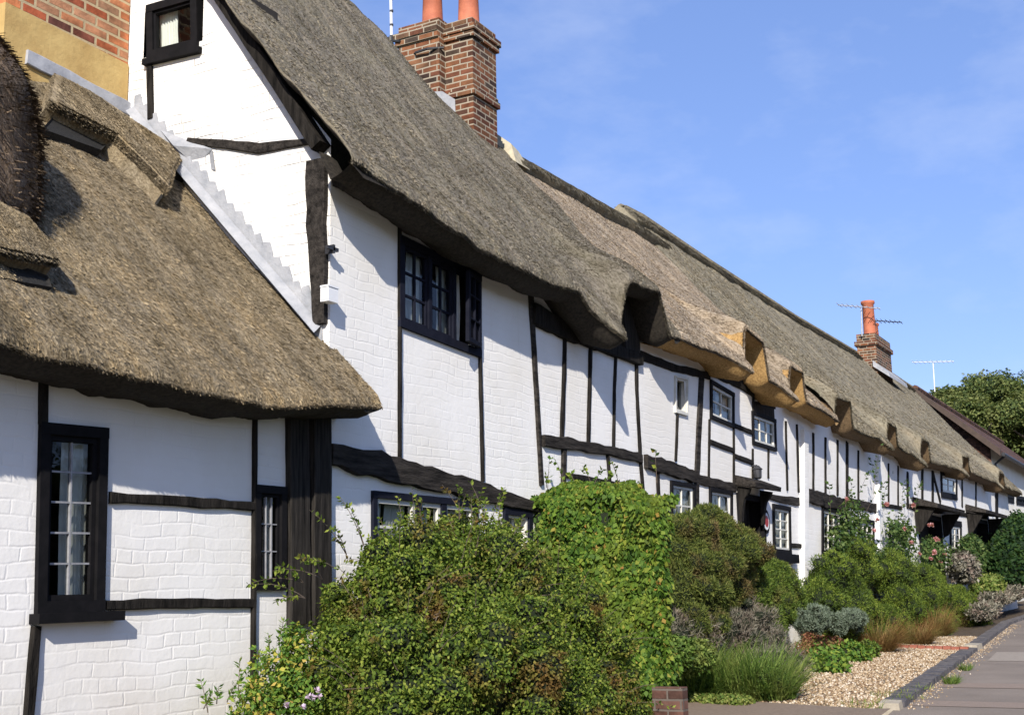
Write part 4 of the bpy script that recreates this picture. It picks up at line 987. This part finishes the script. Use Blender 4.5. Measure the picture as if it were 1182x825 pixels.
# ================================================================== SMALL FITTINGS
def yagi(name,label,foot,top,boom0,boom1,ne,el,mat='metal',pr=.02,vert=False):
    t=thing(name,label,'aerial',tuple(foot))
    mb=MB(); mb.tube([foot,top],pr,8); mb.build('mast',M[mat],t)
    mb=MB(); mb.tube([boom0,boom1],.014,6); b0,b1=np.array(boom0),np.array(boom1); d=(b1-b0)/np.linalg.norm(b1-b0)
    s=np.array([0,0,1.]) if vert else np.cross(d,[0,0,1.]); s/=np.linalg.norm(s)
    mb.build('boom',M[mat],t)
    mb=MB()
    for i in range(ne):
        c=b0+(b1-b0)*(.04+.92*i/max(1,ne-1)); l=el*(1-.35*i/max(1,ne-1)); mb.tube([c-s*l/2,c+s*l/2],.009,5)
    tag(mb.build('elements',M[mat],t),kind='stuff'); return t
xa=13.0; f0=onX(452,64,xa); f1=onX(450,-60,xa)
mast=thing('aerial_mast','pale banded aerial pole strapped to the left side of the twin brick chimney','aerial',tuple(f0))
mb=MB(); mb.tube([f0-np.array([0,0,.5]),f0+np.array([0,0,.28])],.026,10); mb.build('lower_pole',M['dark_metal'],mast)
mb=MB(); mb.tube([f0+np.array([0,0,.2]),f1],.02,10); mb.build('pole',M['metal_white'],mast)
mb=MB()
for k in (.42,.62,.80): mb.tube([f0+np.array([0,0,k]),f0+np.array([0,0,k+.025])],.026,10)
tag(mb.build('band',M['dark_metal'],mast),kind='stuff')
mb=MB(); w_=onX(462,48,xa); c_=onX(451,46,xa); mb.tube([onX(444,47,xa),w_],.018,6); mb.tube([c_-np.array([.0,.0,.03]),c_+np.array([0,0,.03])],.04,8); mb.build('bracket',M['dark_metal'],mast)
xf=xc-.1
P_=lambda px,py,x=xf: onX(px,py,x)
yagi('aerial','long thin aerial pointing left from the far chimney above its brick corner',P_(995,388),P_(994,356),P_(967,352),P_(1016,356),9,.7)
yagi('aerial','dark aerial pointing right from the far chimney with a bent reflector end',P_(1011,388,xc+.5),P_(1010,369,xc+.5),P_(1008,370,xc+.5),P_(1041,372,xc+.5),7,.8,'dark_metal')
yagi('aerial','white aerial on its own thin mast over the tiled roof at the right',onX(1079,452,46),onX(1077,419,46),onX(1053,418,46),onX(1101,417,46),9,.9,'metal_white')
q=onX(377,340,SC-.06)
lb=thing('alarm_box','small white box fixed to the corner post beside the stepped flashing','box',(SC-.05,q[1],q[2]))
mb=MB(); p=onY(379,341,D-.06); mb.box(p[0]-.05,p[0]+.06,D-.10,D-.03,p[2]-.05,p[2]+.05); mb.build('casing',M['white'],lb)
mb=MB(); mb.box(p[0]-.055,p[0]+.065,D-.105,D-.03,p[2]+.051,p[2]+.063); mb.build('lid',M['white'],lb)
mb=MB(); p=onY(380,286,D-.06); mb.box(p[0]-.03,p[0]+.09,D-.075,D-.055,p[2]-.012,p[2]+.012); mb.box(p[0]+.03,p[0]+.05,D-.075,D,p[2]-.03,p[2]+.03)
tag(mb.build('iron_bracket',M['dark_metal']),'little black iron bracket sticking out from the tall corner post','bracket')
p=onY(883.5,601.5,D-.02)
pl=thing('house_plaque','round dark plaque with red centre on the white wall beside the door','plaque',(p[0],D,p[2]))
def disc(r,y0,y1,n=32):
    mb=MB(); V=[(p[0]+r*math.cos(2*math.pi*i/n),y,p[2]+r*math.sin(2*math.pi*i/n)) for y in (y0,y1) for i in range(n)]
    mb.add(V,[tuple(range(n))]+[(i,n+i,n+(i+1)%n,(i+1)%n) for i in range(n)]); return mb
disc(.165,D-.03,D).build('rim',M['black'],pl); disc(.115,D-.036,D).build('face',M['white'],pl); disc(.075,D-.041,D).build('emblem',M['red'],pl)
p=onY(872,546,D-.05); lm=thing('wall_lamp','small dark lantern on the white wall just above the door canopy','lamp',(p[0],D,p[2]))
mb=MB(); mb.lathe((p[0],D-.08,p[2]-.08),[(.03,0),(.05,.02),(.055,.12),(.07,.13),(.02,.18)],10); mb.build('lantern',M['dark_metal'],lm)
mb=MB(); mb.tube([(p[0],D,p[2]+.1),(p[0],D-.08,p[2]+.1)],.012,6); mb.build('arm',M['dark_metal'],lm)

# low brick pier at the end of the hedge
q=onX(786,822,9.58); zt_=onX(775,793,9.58)[2]; M['brick_red']=mat_brick('brown_garden_brick',[(0,(.07,.038,.03)),(.5,(.13,.065,.05)),(1,(.17,.095,.075))],(.15,.125,.105),.225,.08,.010)
zg=garden_z(q[0],q[1])
pr_=MB(); pr_.box(q[0],q[0]+.11,q[1]-.02,q[1]+.24,-1.6,zt_); o=pr_.build('brick_pier',M['brick_red']); tag(o,'low brown brick wall end poking out beneath the creeper hedge','brick wall')
# ================================================================== PLANTS
gz=lambda P: np.array([garden_z(x,y) for x,y in P[:,:2]])
M['lf_berb']=mat_leaf('berberis_leaf',[(0,(.03,.055,.009)),(.35,(.075,.122,.016)),(.7,(.14,.195,.026)),(1,(.26,.295,.05))],(.14,.085,.025),cl_scale=2.8,cl=(.54,.66),rough=.6)
M['lf_creeper']=mat_leaf('creeper_leaf',[(0,(.022,.055,.009)),(.4,(.065,.13,.016)),(.8,(.12,.195,.024)),(.95,(.23,.26,.04)),(1,(.30,.15,.04))],(.17,.21,.03),cl_scale=2.2,cl=(.5,.75))
M['lf_conifer']=mat_leaf('conifer_needle',[(0,(.025,.048,.008)),(.5,(.075,.125,.018)),(1,(.165,.21,.035))],(.12,.115,.03),cl_scale=3.2,cl=(.5,.7),trans=.15)
M['lf_cypress']=mat_leaf('cypress_scale_leaf',[(0,(.028,.045,.010)),(.5,(.08,.105,.02)),(1,(.165,.18,.04))],(.12,.085,.035),cl_scale=3.0,cl=(.5,.66),trans=.15)
M['lf_yew']=mat_leaf('yew_needle',[(0,(.03,.055,.008)),(.5,(.095,.145,.018)),(1,(.20,.24,.035))],(.045,.075,.012),cl_scale=1.8,cl=(.5,.66),trans=.15)
M['lf_hedge']=mat_leaf('dark_hedge_leaf',[(0,(.008,.022,.006)),(.6,(.02,.05,.012)),(1,(.06,.10,.02))])
M['lf_lav']=mat_leaf('dry_lavender',[(0,(.075,.07,.05)),(.5,(.17,.155,.115)),(1,(.29,.27,.21))],(.16,.12,.095),trans=.1)
M['lf_green']=mat_leaf('daylily_leaf',[(0,(.035,.07,.012)),(.5,(.095,.16,.028)),(1,(.20,.26,.06))],(.17,.20,.05))
M['lf_lime']=mat_leaf('lime_ground_leaf',[(0,(.06,.11,.02)),(.5,(.15,.20,.04)),(1,(.30,.31,.09))])
M['lf_orange']=mat_leaf('bronze_grass',[(0,(.11,.055,.018)),(.5,(.22,.12,.042)),(1,(.33,.21,.085))],(.16,.14,.04),cl_scale=4)
M['lf_grey']=mat_leaf('silver_leaf',[(0,(.06,.085,.05)),(.5,(.13,.165,.115)),(1,(.22,.26,.19))],trans=.1)
M['lf_sedum']=mat_leaf('red_flowerhead',[(0,(.14,.045,.03)),(.5,(.24,.09,.055)),(1,(.32,.18,.09))],(.22,.17,.06),cl_scale=5)
M['lf_bright']=mat_leaf('bright_leaf',[(0,(.04,.10,.015)),(.5,(.10,.19,.03)),(1,(.26,.32,.05))])
M['lf_tree']=mat_leaf('tree_leaf',[(0,(.045,.072,.022)),(.5,(.10,.135,.04)),(1,(.19,.21,.065))],(.16,.17,.055),cl_scale=.35,cl=(.48,.62))
M['lf_rose']=mat_leaf('rose_leaf',[(0,(.02,.045,.012)),(.6,(.07,.12,.03)),(1,(.15,.19,.06))])
M['petal_pink']=mat_leaf('pink_petal',[(0,(.50,.20,.22)),(1,(.72,.42,.42))],trans=.3)
M['petal_lilac']=mat_leaf('lilac_petal',[(0,(.45,.33,.48)),(1,(.68,.55,.68))],trans=.3)
M['petal_yellow']=mat_leaf('yellow_leaf',[(0,(.26,.26,.04)),(.6,(.42,.38,.07)),(1,(.50,.34,.10))],trans=.3)
# --- large foreground shrub
S=thing('shrub','big loose green shrub with bronze tips filling the bottom centre before the tall cottage','shrub',(7,4.3,-1.4))
lp=[L(530,705,4.35,.62,.50,.5),L(490,680,4.5,.40,.36,.4),L(545,655,4.6,.36,.36,.35),L(455,708,4.5,.42,.36,.4),L(432,752,4.45,.36,.36,.35),L(610,710,4.4,.52,.44,.45),L(655,755,4.2,.5,.40,.4),L(560,790,4.0,.6,.5,.45),L(475,800,4.1,.52,.42,.45),L(640,815,3.95,.45,.36,.35),L(695,808,3.95,.34,.28,.3),L(412,808,4.45,.28,.26,.25)]
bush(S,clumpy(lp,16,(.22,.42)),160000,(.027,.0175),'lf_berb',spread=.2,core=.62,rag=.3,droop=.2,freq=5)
mb=MB()
for l in lp:
    for _ in range(5):
        c=np.array(l[:3]); e=c+unit(1)[0]*np.array(l[3:6])*1.0; e[2]=max(e[2],c[2]-.1); b0_=np.array([6.6+rng.normal(0,.35),4.35+rng.normal(0,.12),-1.3]); m1=b0_*.55+c*.45+rng.normal(0,.06,3)
        mb.tube([b0_,m1,c+rng.normal(0,.08,3),e],[.016,.012,.008,.003],5)
mb.build('stems',M['bark'],S)
og=[]
P,d=lumps_surface(lp,260,.03,.9,.1)
for p_,d_ in zip(P,d):
    if d_[2]>-.2: og.append((p_-d_*.08,d_+np.array([0,0,.4])))
for (px,py,y,dx) in ((372,668,4.55,(-.9,-.1,.3)),(400,640,4.6,(-.5,0,.9)),(352,690,4.6,(-1,0,.2)),(420,630,4.6,(-.3,0,1)),(545,610,4.6,(.1,0,1)),(530,600,4.6,(-.2,0,1)),(575,605,4.6,(.4,0,1)),(350,672,4.6,(-1,-.1,.35)),(385,655,4.6,(-1,-.2,.5)),(560,600,4.65,(.2,0,1)),(600,625,4.6,(.3,0,.9)),(480,625,4.6,(-.2,0,1)),(450,640,4.6,(-.3,0,1))):
    og+= [(onY(px,py,y),dx)]*2
sprays(S,'twigs',og,'lf_berb',(.034,.02),k=22,ln=.30)
# --- bottom-left flowers
Fl=thing('flower_clump','yellowing flower clump with lilac daisies at the foot of the nearest cottage','flowers',(5.2,4.7,-1.3))
lf=[L(318,790,4.75,.17,.22),L(345,765,4.7,.16,.24),L(296,818,4.8,.16,.14),L(350,810,4.65,.24,.22),L(335,740,4.75,.10,.16)]
bush(Fl,lf,4600,(.036,.018),'lf_bright',spread=.3,core=0,rag=.4); bush(Fl,lf[:3],600,(.04,.025),'petal_yellow',spread=.25,core=0,rag=.4,name='yellow_leaves')
og=[(onY(px,py,4.9),(rng.normal(0,.3),0,1)) for px,py in ((235,818),(250,812),(262,810),(275,800),(300,780),(312,760),(322,745),(305,770),(240,822),(285,806))]
tag(sprays(Fl,'stems',og,'lf_bright',(.04,.014),k=26,ln=.15),kind='stuff')
def flower(parent,c,r,mat,n=14,cup=.6,name='flower'):
    ax=unit(n)*np.array([1,.8,.7])+np.array([0,-.4,cup])
    V=leaf_mesh(np.repeat(np.array(c)[None],n,0),ax,np.tile(np.array([0,-.5,1.]),(n,1))+unit(n)*.2,np.full((n,1),r),np.full((n,1),r*.75))
    return mesh_np(name,V,np.arange(n*4).reshape(n,4),M[mat],parent)
for px,py in ((356,803),(362,804),(368,803),(349,815),(366,796),(330,812)): flower(Fl,onY(px,py,4.42),.024,'petal_lilac',16,.15)
q=onY(201,822,4.95); mb=MB(); mb.lathe((q[0],q[1],q[2]-.22),[(.05,0),(.075,.15),(.085,.16),(.085,.19),(.07,.19),(.065,.12)],20)
o=mb.build('flowerpot',M['pot'],None,True); tag(o,'terracotta pot rim just showing under the nearest cottage wall','flower pot')
# --- hedge between the gardens, smothered in creeper
Hd=thing('creeper_hedge','dense boxy bright green creeper hedge standing out from the white wall','hedge',(10.1,4.5,-1.3))
x0h=9.72
def hedge_top(y): return .66+ .20*min(1,max(0,(y-3.85)/.5)) - .03*math.sin(y*5)
n=60000; P=[];Nn=[];Ax=[]
while len(P)<n:
    k=rng.random()
    y=rng.uniform(3.97,5.3); t=hedge_top(y); z=rng.uniform(-1.45,t); x=x0h
    if k<.60: p=np.array([x0h+.07*mnoise.noise((y*3,z*3,1))*2+.05*mnoise.noise((y*11,z*11,4))+abs(rng.normal(0,.06)),y,z]); nv=np.array([-1,-.15,.25])
    elif k<.78: p=np.array([rng.uniform(x0h,x0h+.22),y,t+.10*mnoise.noise((y*4,x*2,2))+rng.normal(0,.02)]); nv=np.array([-.2,-.1,1])
    else:
        xx=rng.uniform(x0h,x0h+.22); z=rng.uniform(-1.45,hedge_top(3.9)); p=np.array([xx,3.98+.08*mnoise.noise((xx*3,z*3,5))*2+abs(rng.normal(0,.04)),z]); nv=np.array([-.1,-1,.25])
    dd=max(0,z+.1-t)
    if p[2]>t-.12: p[0]+=.10*((p[2]-(t-.12))/.12)**2
    P.append(p); Nn.append(nv); Ax.append((0,0,-1))
P=np.array(P); Nn=np.array(Nn)+unit(n)*.85; Nn/=np.linalg.norm(Nn,axis=1)[:,None]; Ax=np.array(Ax)+unit(n)*.8
V=leaf_mesh(P,Ax,Nn,rng.uniform(.02,.07,(n,1)),rng.uniform(.02,.055,(n,1)),.2)
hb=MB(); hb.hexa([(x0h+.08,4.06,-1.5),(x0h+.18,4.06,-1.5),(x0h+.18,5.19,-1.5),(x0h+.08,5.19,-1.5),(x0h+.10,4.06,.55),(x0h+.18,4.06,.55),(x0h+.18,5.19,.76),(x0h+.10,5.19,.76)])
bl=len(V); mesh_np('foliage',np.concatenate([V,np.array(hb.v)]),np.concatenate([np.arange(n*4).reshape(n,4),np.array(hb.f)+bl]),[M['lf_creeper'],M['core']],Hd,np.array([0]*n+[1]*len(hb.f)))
og=[((rng.uniform(x0h,x0h+.3),rng.uniform(4.0,5.2),hedge_top(4.5)+.0),(rng.normal(-.3,.3),rng.normal(0,.4),1)) for _ in range(9)]
SH=sprays(Hd,'shoots',og,'lf_creeper',(.05,.04),k=8,ln=.22)
# --- brown-green cypress beside the hedge, small round conifer, long yew
Cy=thing('conifer','tall brownish green conifer just right of the creeper hedge','conifer',(13,4.7,-1.2))
lc=[L(822,630,4.75,.85,.30,0.24),L(850,632,4.6,.6,.24,0.24),L(795,637,4.75,.5,.35,0.24),L(815,660,4.7,.75,.55,0.24),L(800,700,4.65,.6,.6,0.24),L(845,655,4.75,.42,.42,0.24)]
bush(Cy,clumpy(lc,14,(.22,.4)),80000,(.045,.009),'lf_cypress','spike',spread=.11,core=.80,rag=.2,droop=.15)
Cs=thing('conifer','small round dark green conifer in front of the white wall by the door','conifer',(15.4,4.5,-1.2))
ls=[L(890,690,4.85,.5,.46,0.18),L(888,710,4.8,.5,.40,0.18),L(905,685,4.8,.42,.34,0.18),L(868,680,4.8,.4,.36,0.18)]
bush(Cs,clumpy(ls,12,(.22,.4)),46000,(.045,.009),'lf_conifer','spike',spread=.10,core=.82,rag=.18)
Yw=thing('yew_shrub','long low bushy yew spreading in front of the far cottages','shrub',(20,4.6,-1.1))
ly=[L(950,690,4.95,.5,.40,.2),L(965,668,4.85,.7,.42,.22),L(990,652,4.95,1.0,.36,0.22),L(1030,662,4.9,1.3,.40,0.22),L(1072,678,4.85,1.5,.40,0.22),L(1105,698,4.8,1.5,.36,0.22),L(985,700,4.8,1.0,.38,0.22),L(1045,703,4.75,1.3,.38,0.22),L(1122,712,4.7,1.2,.26,0.22),L(950,700,4.85,.55,.40,0.22),L(975,722,4.8,.9,.28,0.22),L(1025,722,4.75,1.2,.28,0.22),L(1080,722,4.7,1.3,.26,0.22)]
bush(Yw,clumpy(ly,18,(.22,.4)),150000,(.05,.011),'lf_yew','spike',spread=.17,core=.66,rag=.22,droop=.05)
# --- roses against the wall behind the yew
Rs=thing('rose_bush','climbing rose with pink blooms against the wall above the long yew','rose',(24,5,-1))
lr=[L(985,605,5.02,.9,.42,.12),L(1040,618,5.0,1.3,.40,.14),L(970,630,5.0,.6,.35,.12),L(1080,640,4.95,1.6,.35,.2),L(1000,640,4.95,1.2,.3,.15)]
bush(Rs,lr,4200,(.075,.05),'lf_rose',spread=.35,core=0,rag=.5)
og=[(onY(px,py,5.0),(rng.normal(0,.5),-.2,1)) for px,py in ((975,590),(985,588),(1000,590),(1008,570),(1012,560),(1040,598),(1048,590),(1055,600),(1030,605),(960,610),(990,575),(1020,590),(1050,585),(978,600))]
RS=sprays(Rs,'rose_stems',og,'lf_rose',(.08,.05),k=14,ln=.75)
for px,py in ((1054,583),(1023,582),(1072,606),(1075,606),(1080,622),(1083,623),(1078,637),(1061,639),(1074,645),(1085,649),(1078,638),(1009,612),(1044,610),(977,576),(1012,600),(1052,626),(1155,630),(1090,640)): flower(Rs,onY(px,py,4.78+rng.uniform(-.05,.1)),rng.uniform(.045,.075),'petal_pink',26,.35)
tag(RS,kind='stuff'); tag(SH,kind='stuff')
# --- far hedge and plants by the far doors
Fg=thing('round_hedge','dark rounded hedge at the right edge beneath the far cream house','hedge',(42,4.8,-.8))
bush(Fg,[L(1168,640,4.9,2.6,1.0,.5),L(1180,628,5.0,2.5,.95,.5),L(1160,655,4.8,1.8,.8,.5)],16000,(.14,.08),'lf_hedge',spread=.07,core=.88,rag=.12)
for (px,py,y,rx,rz,lb_,mt,nn) in ((1122,640,4.8,.9,.45,'small green bush with reddish flowers by the far canopied doors','lf_rose',2500),(1140,675,4.7,1.6,.28,'low grey green mound beneath the dark rounded hedge','lf_lime',3500),(1112,655,4.75,.9,.35,'pale leafy plant beside the white post at the far doors','lf_lav',2200)):
    o=thing('garden_plant',lb_,'plant',tuple(onY(px,py,y)))
    bush(o,[L(px,py,y,rx,rz,.3)],nn,(.09,.05),mt,spread=.2,core=.7,rag=.3)
o=thing('ground_cover','low drying ground cover along the edging at the far right','plant',tuple(onY(1150,690,4.5)))
bush(o,[L(1150,690,4.55,2.5,.16,.25),L(1175,682,4.55,3,.18,.25),L(1135,705,4.4,1.5,.18,.25)],6500,(.08,.03),'lf_lav','spike',spread=.2,core=.7,rag=.3)
# --- lavender, day lilies, lime ground cover
Lv=thing('lavender','broad dry grey brown lavender spreading behind the strappy green leaves','lavender',(13,4.3,-1.3))
ll=[L(800,728,4.6,.35,.20,.3),L(835,728,4.6,.42,.22,.3),L(872,738,4.5,.42,.20,.28),L(898,758,4.3,.34,.15,.22),L(855,715,4.7,.4,.20,.3),L(915,770,4.15,.22,.14,.2),L(780,735,4.6,.3,.22,.25),L(880,770,4.2,.35,.2,.25)]
bush(Lv,clumpy(ll,12,(.25,.5)),22000,(.07,.006),'lf_lav','spike',spread=.28,core=.55,rag=.4)
Dl=thing('strap_leaf_clump','arching strap leaved green clump spilling towards the gravel','plant',(12.2,3.95,-1.35))
cen=[foot(px,py) for px,py in ((768,804),(775,798),(785,806),(805,806),(830,805),(850,806),(870,806),(888,806),(815,798),(845,798),(868,798),(795,798),(885,796))]
blades(Dl,'leaves',cen,5200,.54,.012,'lf_green',lean=.8,droop=1.05,spread=.24)
lg=[(c[0],c[1],c[2]+.12,.24,.24,.19) for c in cen]; bush(Dl,lg,9000,(.04,.018),'lf_green',spread=.25,core=.6,rag=.3,name='low_leaves')
Gc=thing('ground_ivy','pale lime leaved ground cover at the path edge beneath the strappy clump','plant',(10.4,3.6,-1.05))
lg=[]
for px,py in ((800,812),(818,813),(836,814),(852,815),(785,811)):
    q=foot(px,py); lg.append((q[0],q[1],q[2]+.04,.16,.12,.07))
bush(Gc,lg,3200,(.035,.028),'lf_lime',spread=.25,core=.6,rag=.3)
Lg=thing('low_shrub','dark leafy plant tumbling behind the low brown brick wall end','plant',(11.2,4.0,-1.3))
bush(Lg,[L(800,758,4.2,.2,.16,.2),L(782,752,4.15,.16,.14,.18)],4200,(.045,.022),'lf_green',spread=.2,core=.7,rag=.25)
# --- bed on the gravel
def at(px,py,y):
    q=onY(px,py,y); return np.array([q[0],q[1],garden_z(q[0],q[1])])
for (px,py,y,k,lab) in ((1012,728,4.42,.6,'bronze orange tufted grass, left of the three clumps on the gravel'),(1078,732,4.5,.62,'bronze orange tufted grass with the darkest crown, right of the three clumps on the gravel'),(1058,744,4.3,.45,'low spreading orange tufted grass nearest the red brick line')):
    c=at(px,py,y); o=thing('tufted_grass',lab,'grass clump',tuple(c),'bronze grasses on the gravel')
    blades(o,'blades',[c],1700,k,.006,'lf_orange',lean=.95,droop=1.1,spread=.22)
for (px,py,rx,rz,lab) in ((982,714,.40,.13,'silver grey mound in front of the long yew, the larger and paler'),(942,712,.26,.17,'silvery green upright mound by the white wall foot')):
    c=onY(px,py,4.5); o=thing('silver_plant',lab,'plant',tuple(c),'silver mounds on the gravel')
    bush(o,clumpy([(c[0],c[1],c[2],rx,.12,rz),(c[0]+.4,c[1],c[2]-.03,rx*.8,.12,rz*.8),(c[0]-.3,c[1]+.1,c[2]-.05,rx*.7,.12,rz*.8)],10,(.25,.6)),7000,(.04,.009),'lf_grey','spike',spread=.2,core=.7,rag=.3)
o=thing('sedum','red headed clump with yellow green leaves sprawling on the gravel','plant',tuple(foot(950,765)))
cs=[foot(px,py) for px,py in ((930,752),(950,758),(970,762),(945,768),(985,762),(960,775),(918,748))]
bush(o,[(c[0],c[1],c[2]+.08,.26,.22,.17) for c in cs],5200,(.06,.04),'lf_bright',spread=.22,core=.65,rag=.3,name='leaves')
bush(o,[(c[0],c[1]+.12,c[2]+.2,.24,.2,.12) for c in cs[:4]+cs[6:]],2600,(.045,.03),'lf_sedum',spread=.25,core=0,rag=.35,name='flower_heads')
c=foot(1003,758); o=thing('small_shrub','tiny dark green shrub at the right end of the red headed clump','plant',tuple(c)); bush(o,[(c[0],c[1],c[2]+.1,.16,.15,.15)],900,(.05,.025),'lf_conifer',spread=.2,core=.7,rag=.3)
# weeds along the edging
W_=MB()
wd=[]
for px,py,lab in ((1100,790,'larger weed tuft growing at the foot of the blue brick edging'),(1115,776,'smaller weed tuft higher up along the blue brick edging')):
    q=onZ(px,py,pav_z(13)); o=thing('weed_tuft',lab,'weed',tuple(q),'weeds along the edging'); blades(o,'leaves',[(q[0],q[1],pav_z(q[0])),(q[0]+.15,q[1]+.03,pav_z(q[0])),(q[0]-.12,q[1],pav_z(q[0]))],260 if px==1100 else 150,.11,.008,'lf_green',lean=.8,droop=.6,spread=.07)
c=foot(1030,805); o=thing('grass_seedling','sparse green seedlings coming up through the gravel near the edging','weed',tuple(c))
cs=[foot(px,py) for px,py in ((1022,803),(1040,800),(1010,812),(1050,806),(1000,818),(985,812),(1062,795))]; blades(o,'leaves',cs,260,.07,.008,'lf_lime',lean=.9,droop=.5,spread=.16)
# --- trees beyond
def tree(label,px,py,x,r,h,n,leaf=.24,extra=()):
    c=onX(px,py,x); base=(c[0],c[1],-1.7)
    t=thing('broadleaf_tree',label,'tree',base,'trees beyond the row')
    mb=MB(); mb.tube([base,(c[0]+.2,c[1],c[2]*.4),(c[0],c[1],c[2]+.2*h)],[.45,.32,.12],10)
    for k in range(7):
        a=k*.9; e=np.array([math.cos(a)*r*.7,math.sin(a)*r*.7,h*.3*(k%3)/2]); mb.tube([(c[0],c[1],c[2]-h*.5),c+e*.5-np.array([0,0,h*.15]),c+e],[.2,.12,.04],6)
    mb.build('trunk',M['bark'],t)
    lp=[(c[0],c[1],c[2],r*.5,r*.5,h*.5)]
    for k in range(24):
        d=unit(1)[0]; d[2]=abs(d[2])*.9-.25; lp.append((c[0]+d[0]*r*.85,c[1]+d[1]*r*.85,c[2]+d[2]*h*rng.uniform(.55,.95),r*rng.uniform(.16,.32),r*rng.uniform(.16,.32),h*rng.uniform(.14,.28)))
    bush(t,lp,n,(leaf,leaf*.6),'lf_tree',spread=.36,core=.25,rag=.5,name='crown',freq=1.1)
tree('big round crowned tree rising over the tiled roof at the right edge',1150,478,90,5.2,4.4,42000)
tree('tree at the far right edge half cut by the picture',1205,500,84,4.6,4.0,26000)
tree('small feathery tree top peeping between the roof and the large tree',1099,470,100,1.9,2.2,9000,.22)
tree('lower tree filling the gap above the tiled roof',1128,505,82,4.0,3.4,22000)
M['lf_far']=mat_leaf('added_hedge_leaf',[(0,(.012,.028,.008)),(.6,(.035,.06,.015)),(1,(.08,.11,.03))])
hr=MB()
n=30000; X_=rng.uniform(2,120,n); Z_=rng.uniform(-1.6,3.2,n); Y_=np.array([-7.5+.9*mnoise.noise((x*.5,z*.7,3)) for x,z in zip(X_,Z_)])
V=leaf_mesh(np.stack([X_,Y_,Z_+.5*np.sin(X_*.7)*(Z_>1)],1),unit(n),unit(n)+np.array([0,1.,.3]),np.full((n,1),.28),np.full((n,1),.18))
hr.box(2,120,-9.2,-8.1,-1.7,2.4)
o=mesh_np('added_reflected_hedge',np.concatenate([V,np.array(hr.v)]),np.concatenate([np.arange(n*4).reshape(n,4),np.array(hr.f)+n*4]),[M['lf_far'],M['core']],None,np.array([0]*n+[1]*len(hr.f)))  # hedge added out of view so the panes have something dark to reflect
tag(o,'long dark hedge added out of view opposite the cottages for their window panes to reflect','hedge',kind='stuff')
# further added bushes across the road for the panes, none built
for i,(x,y,s) in enumerate(((-14,-9,3.0),(2,-10,2.4))): pass
# ================================================================== LIGHT, SKY, CAMERA
dl=Vector((2.2,1.0,-1.42)).normalized()
su=bpy.data.lights.new('sun','SUN'); su.energy=4.6; su.angle=math.radians(.53); su.color=(1,.945,.86)
so=bpy.data.objects.new('sun',su); so.rotation_euler=dl.to_track_quat('-Z','Y').to_euler(); so.location=(-20,-10,20); link(so)
el=math.asin(-dl.z); az=math.atan2(-dl.x,-dl.y)
w=bpy.data.worlds.new('World'); C.world=w; w.use_nodes=True; nt=w.node_tree; bg=nt.nodes['Background']
sk=nt.nodes.new('ShaderNodeTexSky'); sk.sky_type='NISHITA'; sk.sun_disc=False; sk.sun_elevation=el; sk.sun_rotation=az; sk.air_density=1.0; sk.dust_density=.6; sk.ozone_density=1.5; sk.altitude=50
tc=nt.nodes.new('ShaderNodeTexCoord')
mp=nt.nodes.new('ShaderNodeMapping'); mp.inputs['Scale'].default_value=(2.2,3.2,7.0); mp.inputs['Rotation'].default_value=(.15,.1,.5); nt.links.new(tc.outputs['Generated'],mp.inputs[0])
f=ramp(nt,noise(nt,mp.outputs[0],1.6,6,.6),[(.50,(0,0,0)),(.78,(.30,.30,.30))])
col=mixc(nt,1.0,sk.outputs[0],(.86,.88,1.13),'MULTIPLY')
col=mixc(nt,.45,col,(1.30,2.20,4.70))
col=mixc(nt,f,col,(4.4,4.9,6.2))
nt.links.new(col,bg.inputs['Color']); bg.inputs['Strength'].default_value=.12
cam=bpy.data.cameras.new('camera'); co=bpy.data.objects.new('camera',cam); link(co)
cam.sensor_width=36; cam.sensor_fit='HORIZONTAL'; cam.lens=36*F/1182; cam.clip_end=3000; cam.clip_start=.05
from mathutils import Matrix
co.matrix_world=Matrix(R.tolist()).to_4x4()
C.camera=co
C.view_settings.view_transform='Standard'; C.view_settings.look='None'; C.view_settings.exposure=.58; C.view_settings.gamma=1
C.cycles.max_bounces=8; C.cycles.transparent_max_bounces=12; C.cycles.use_denoising=True
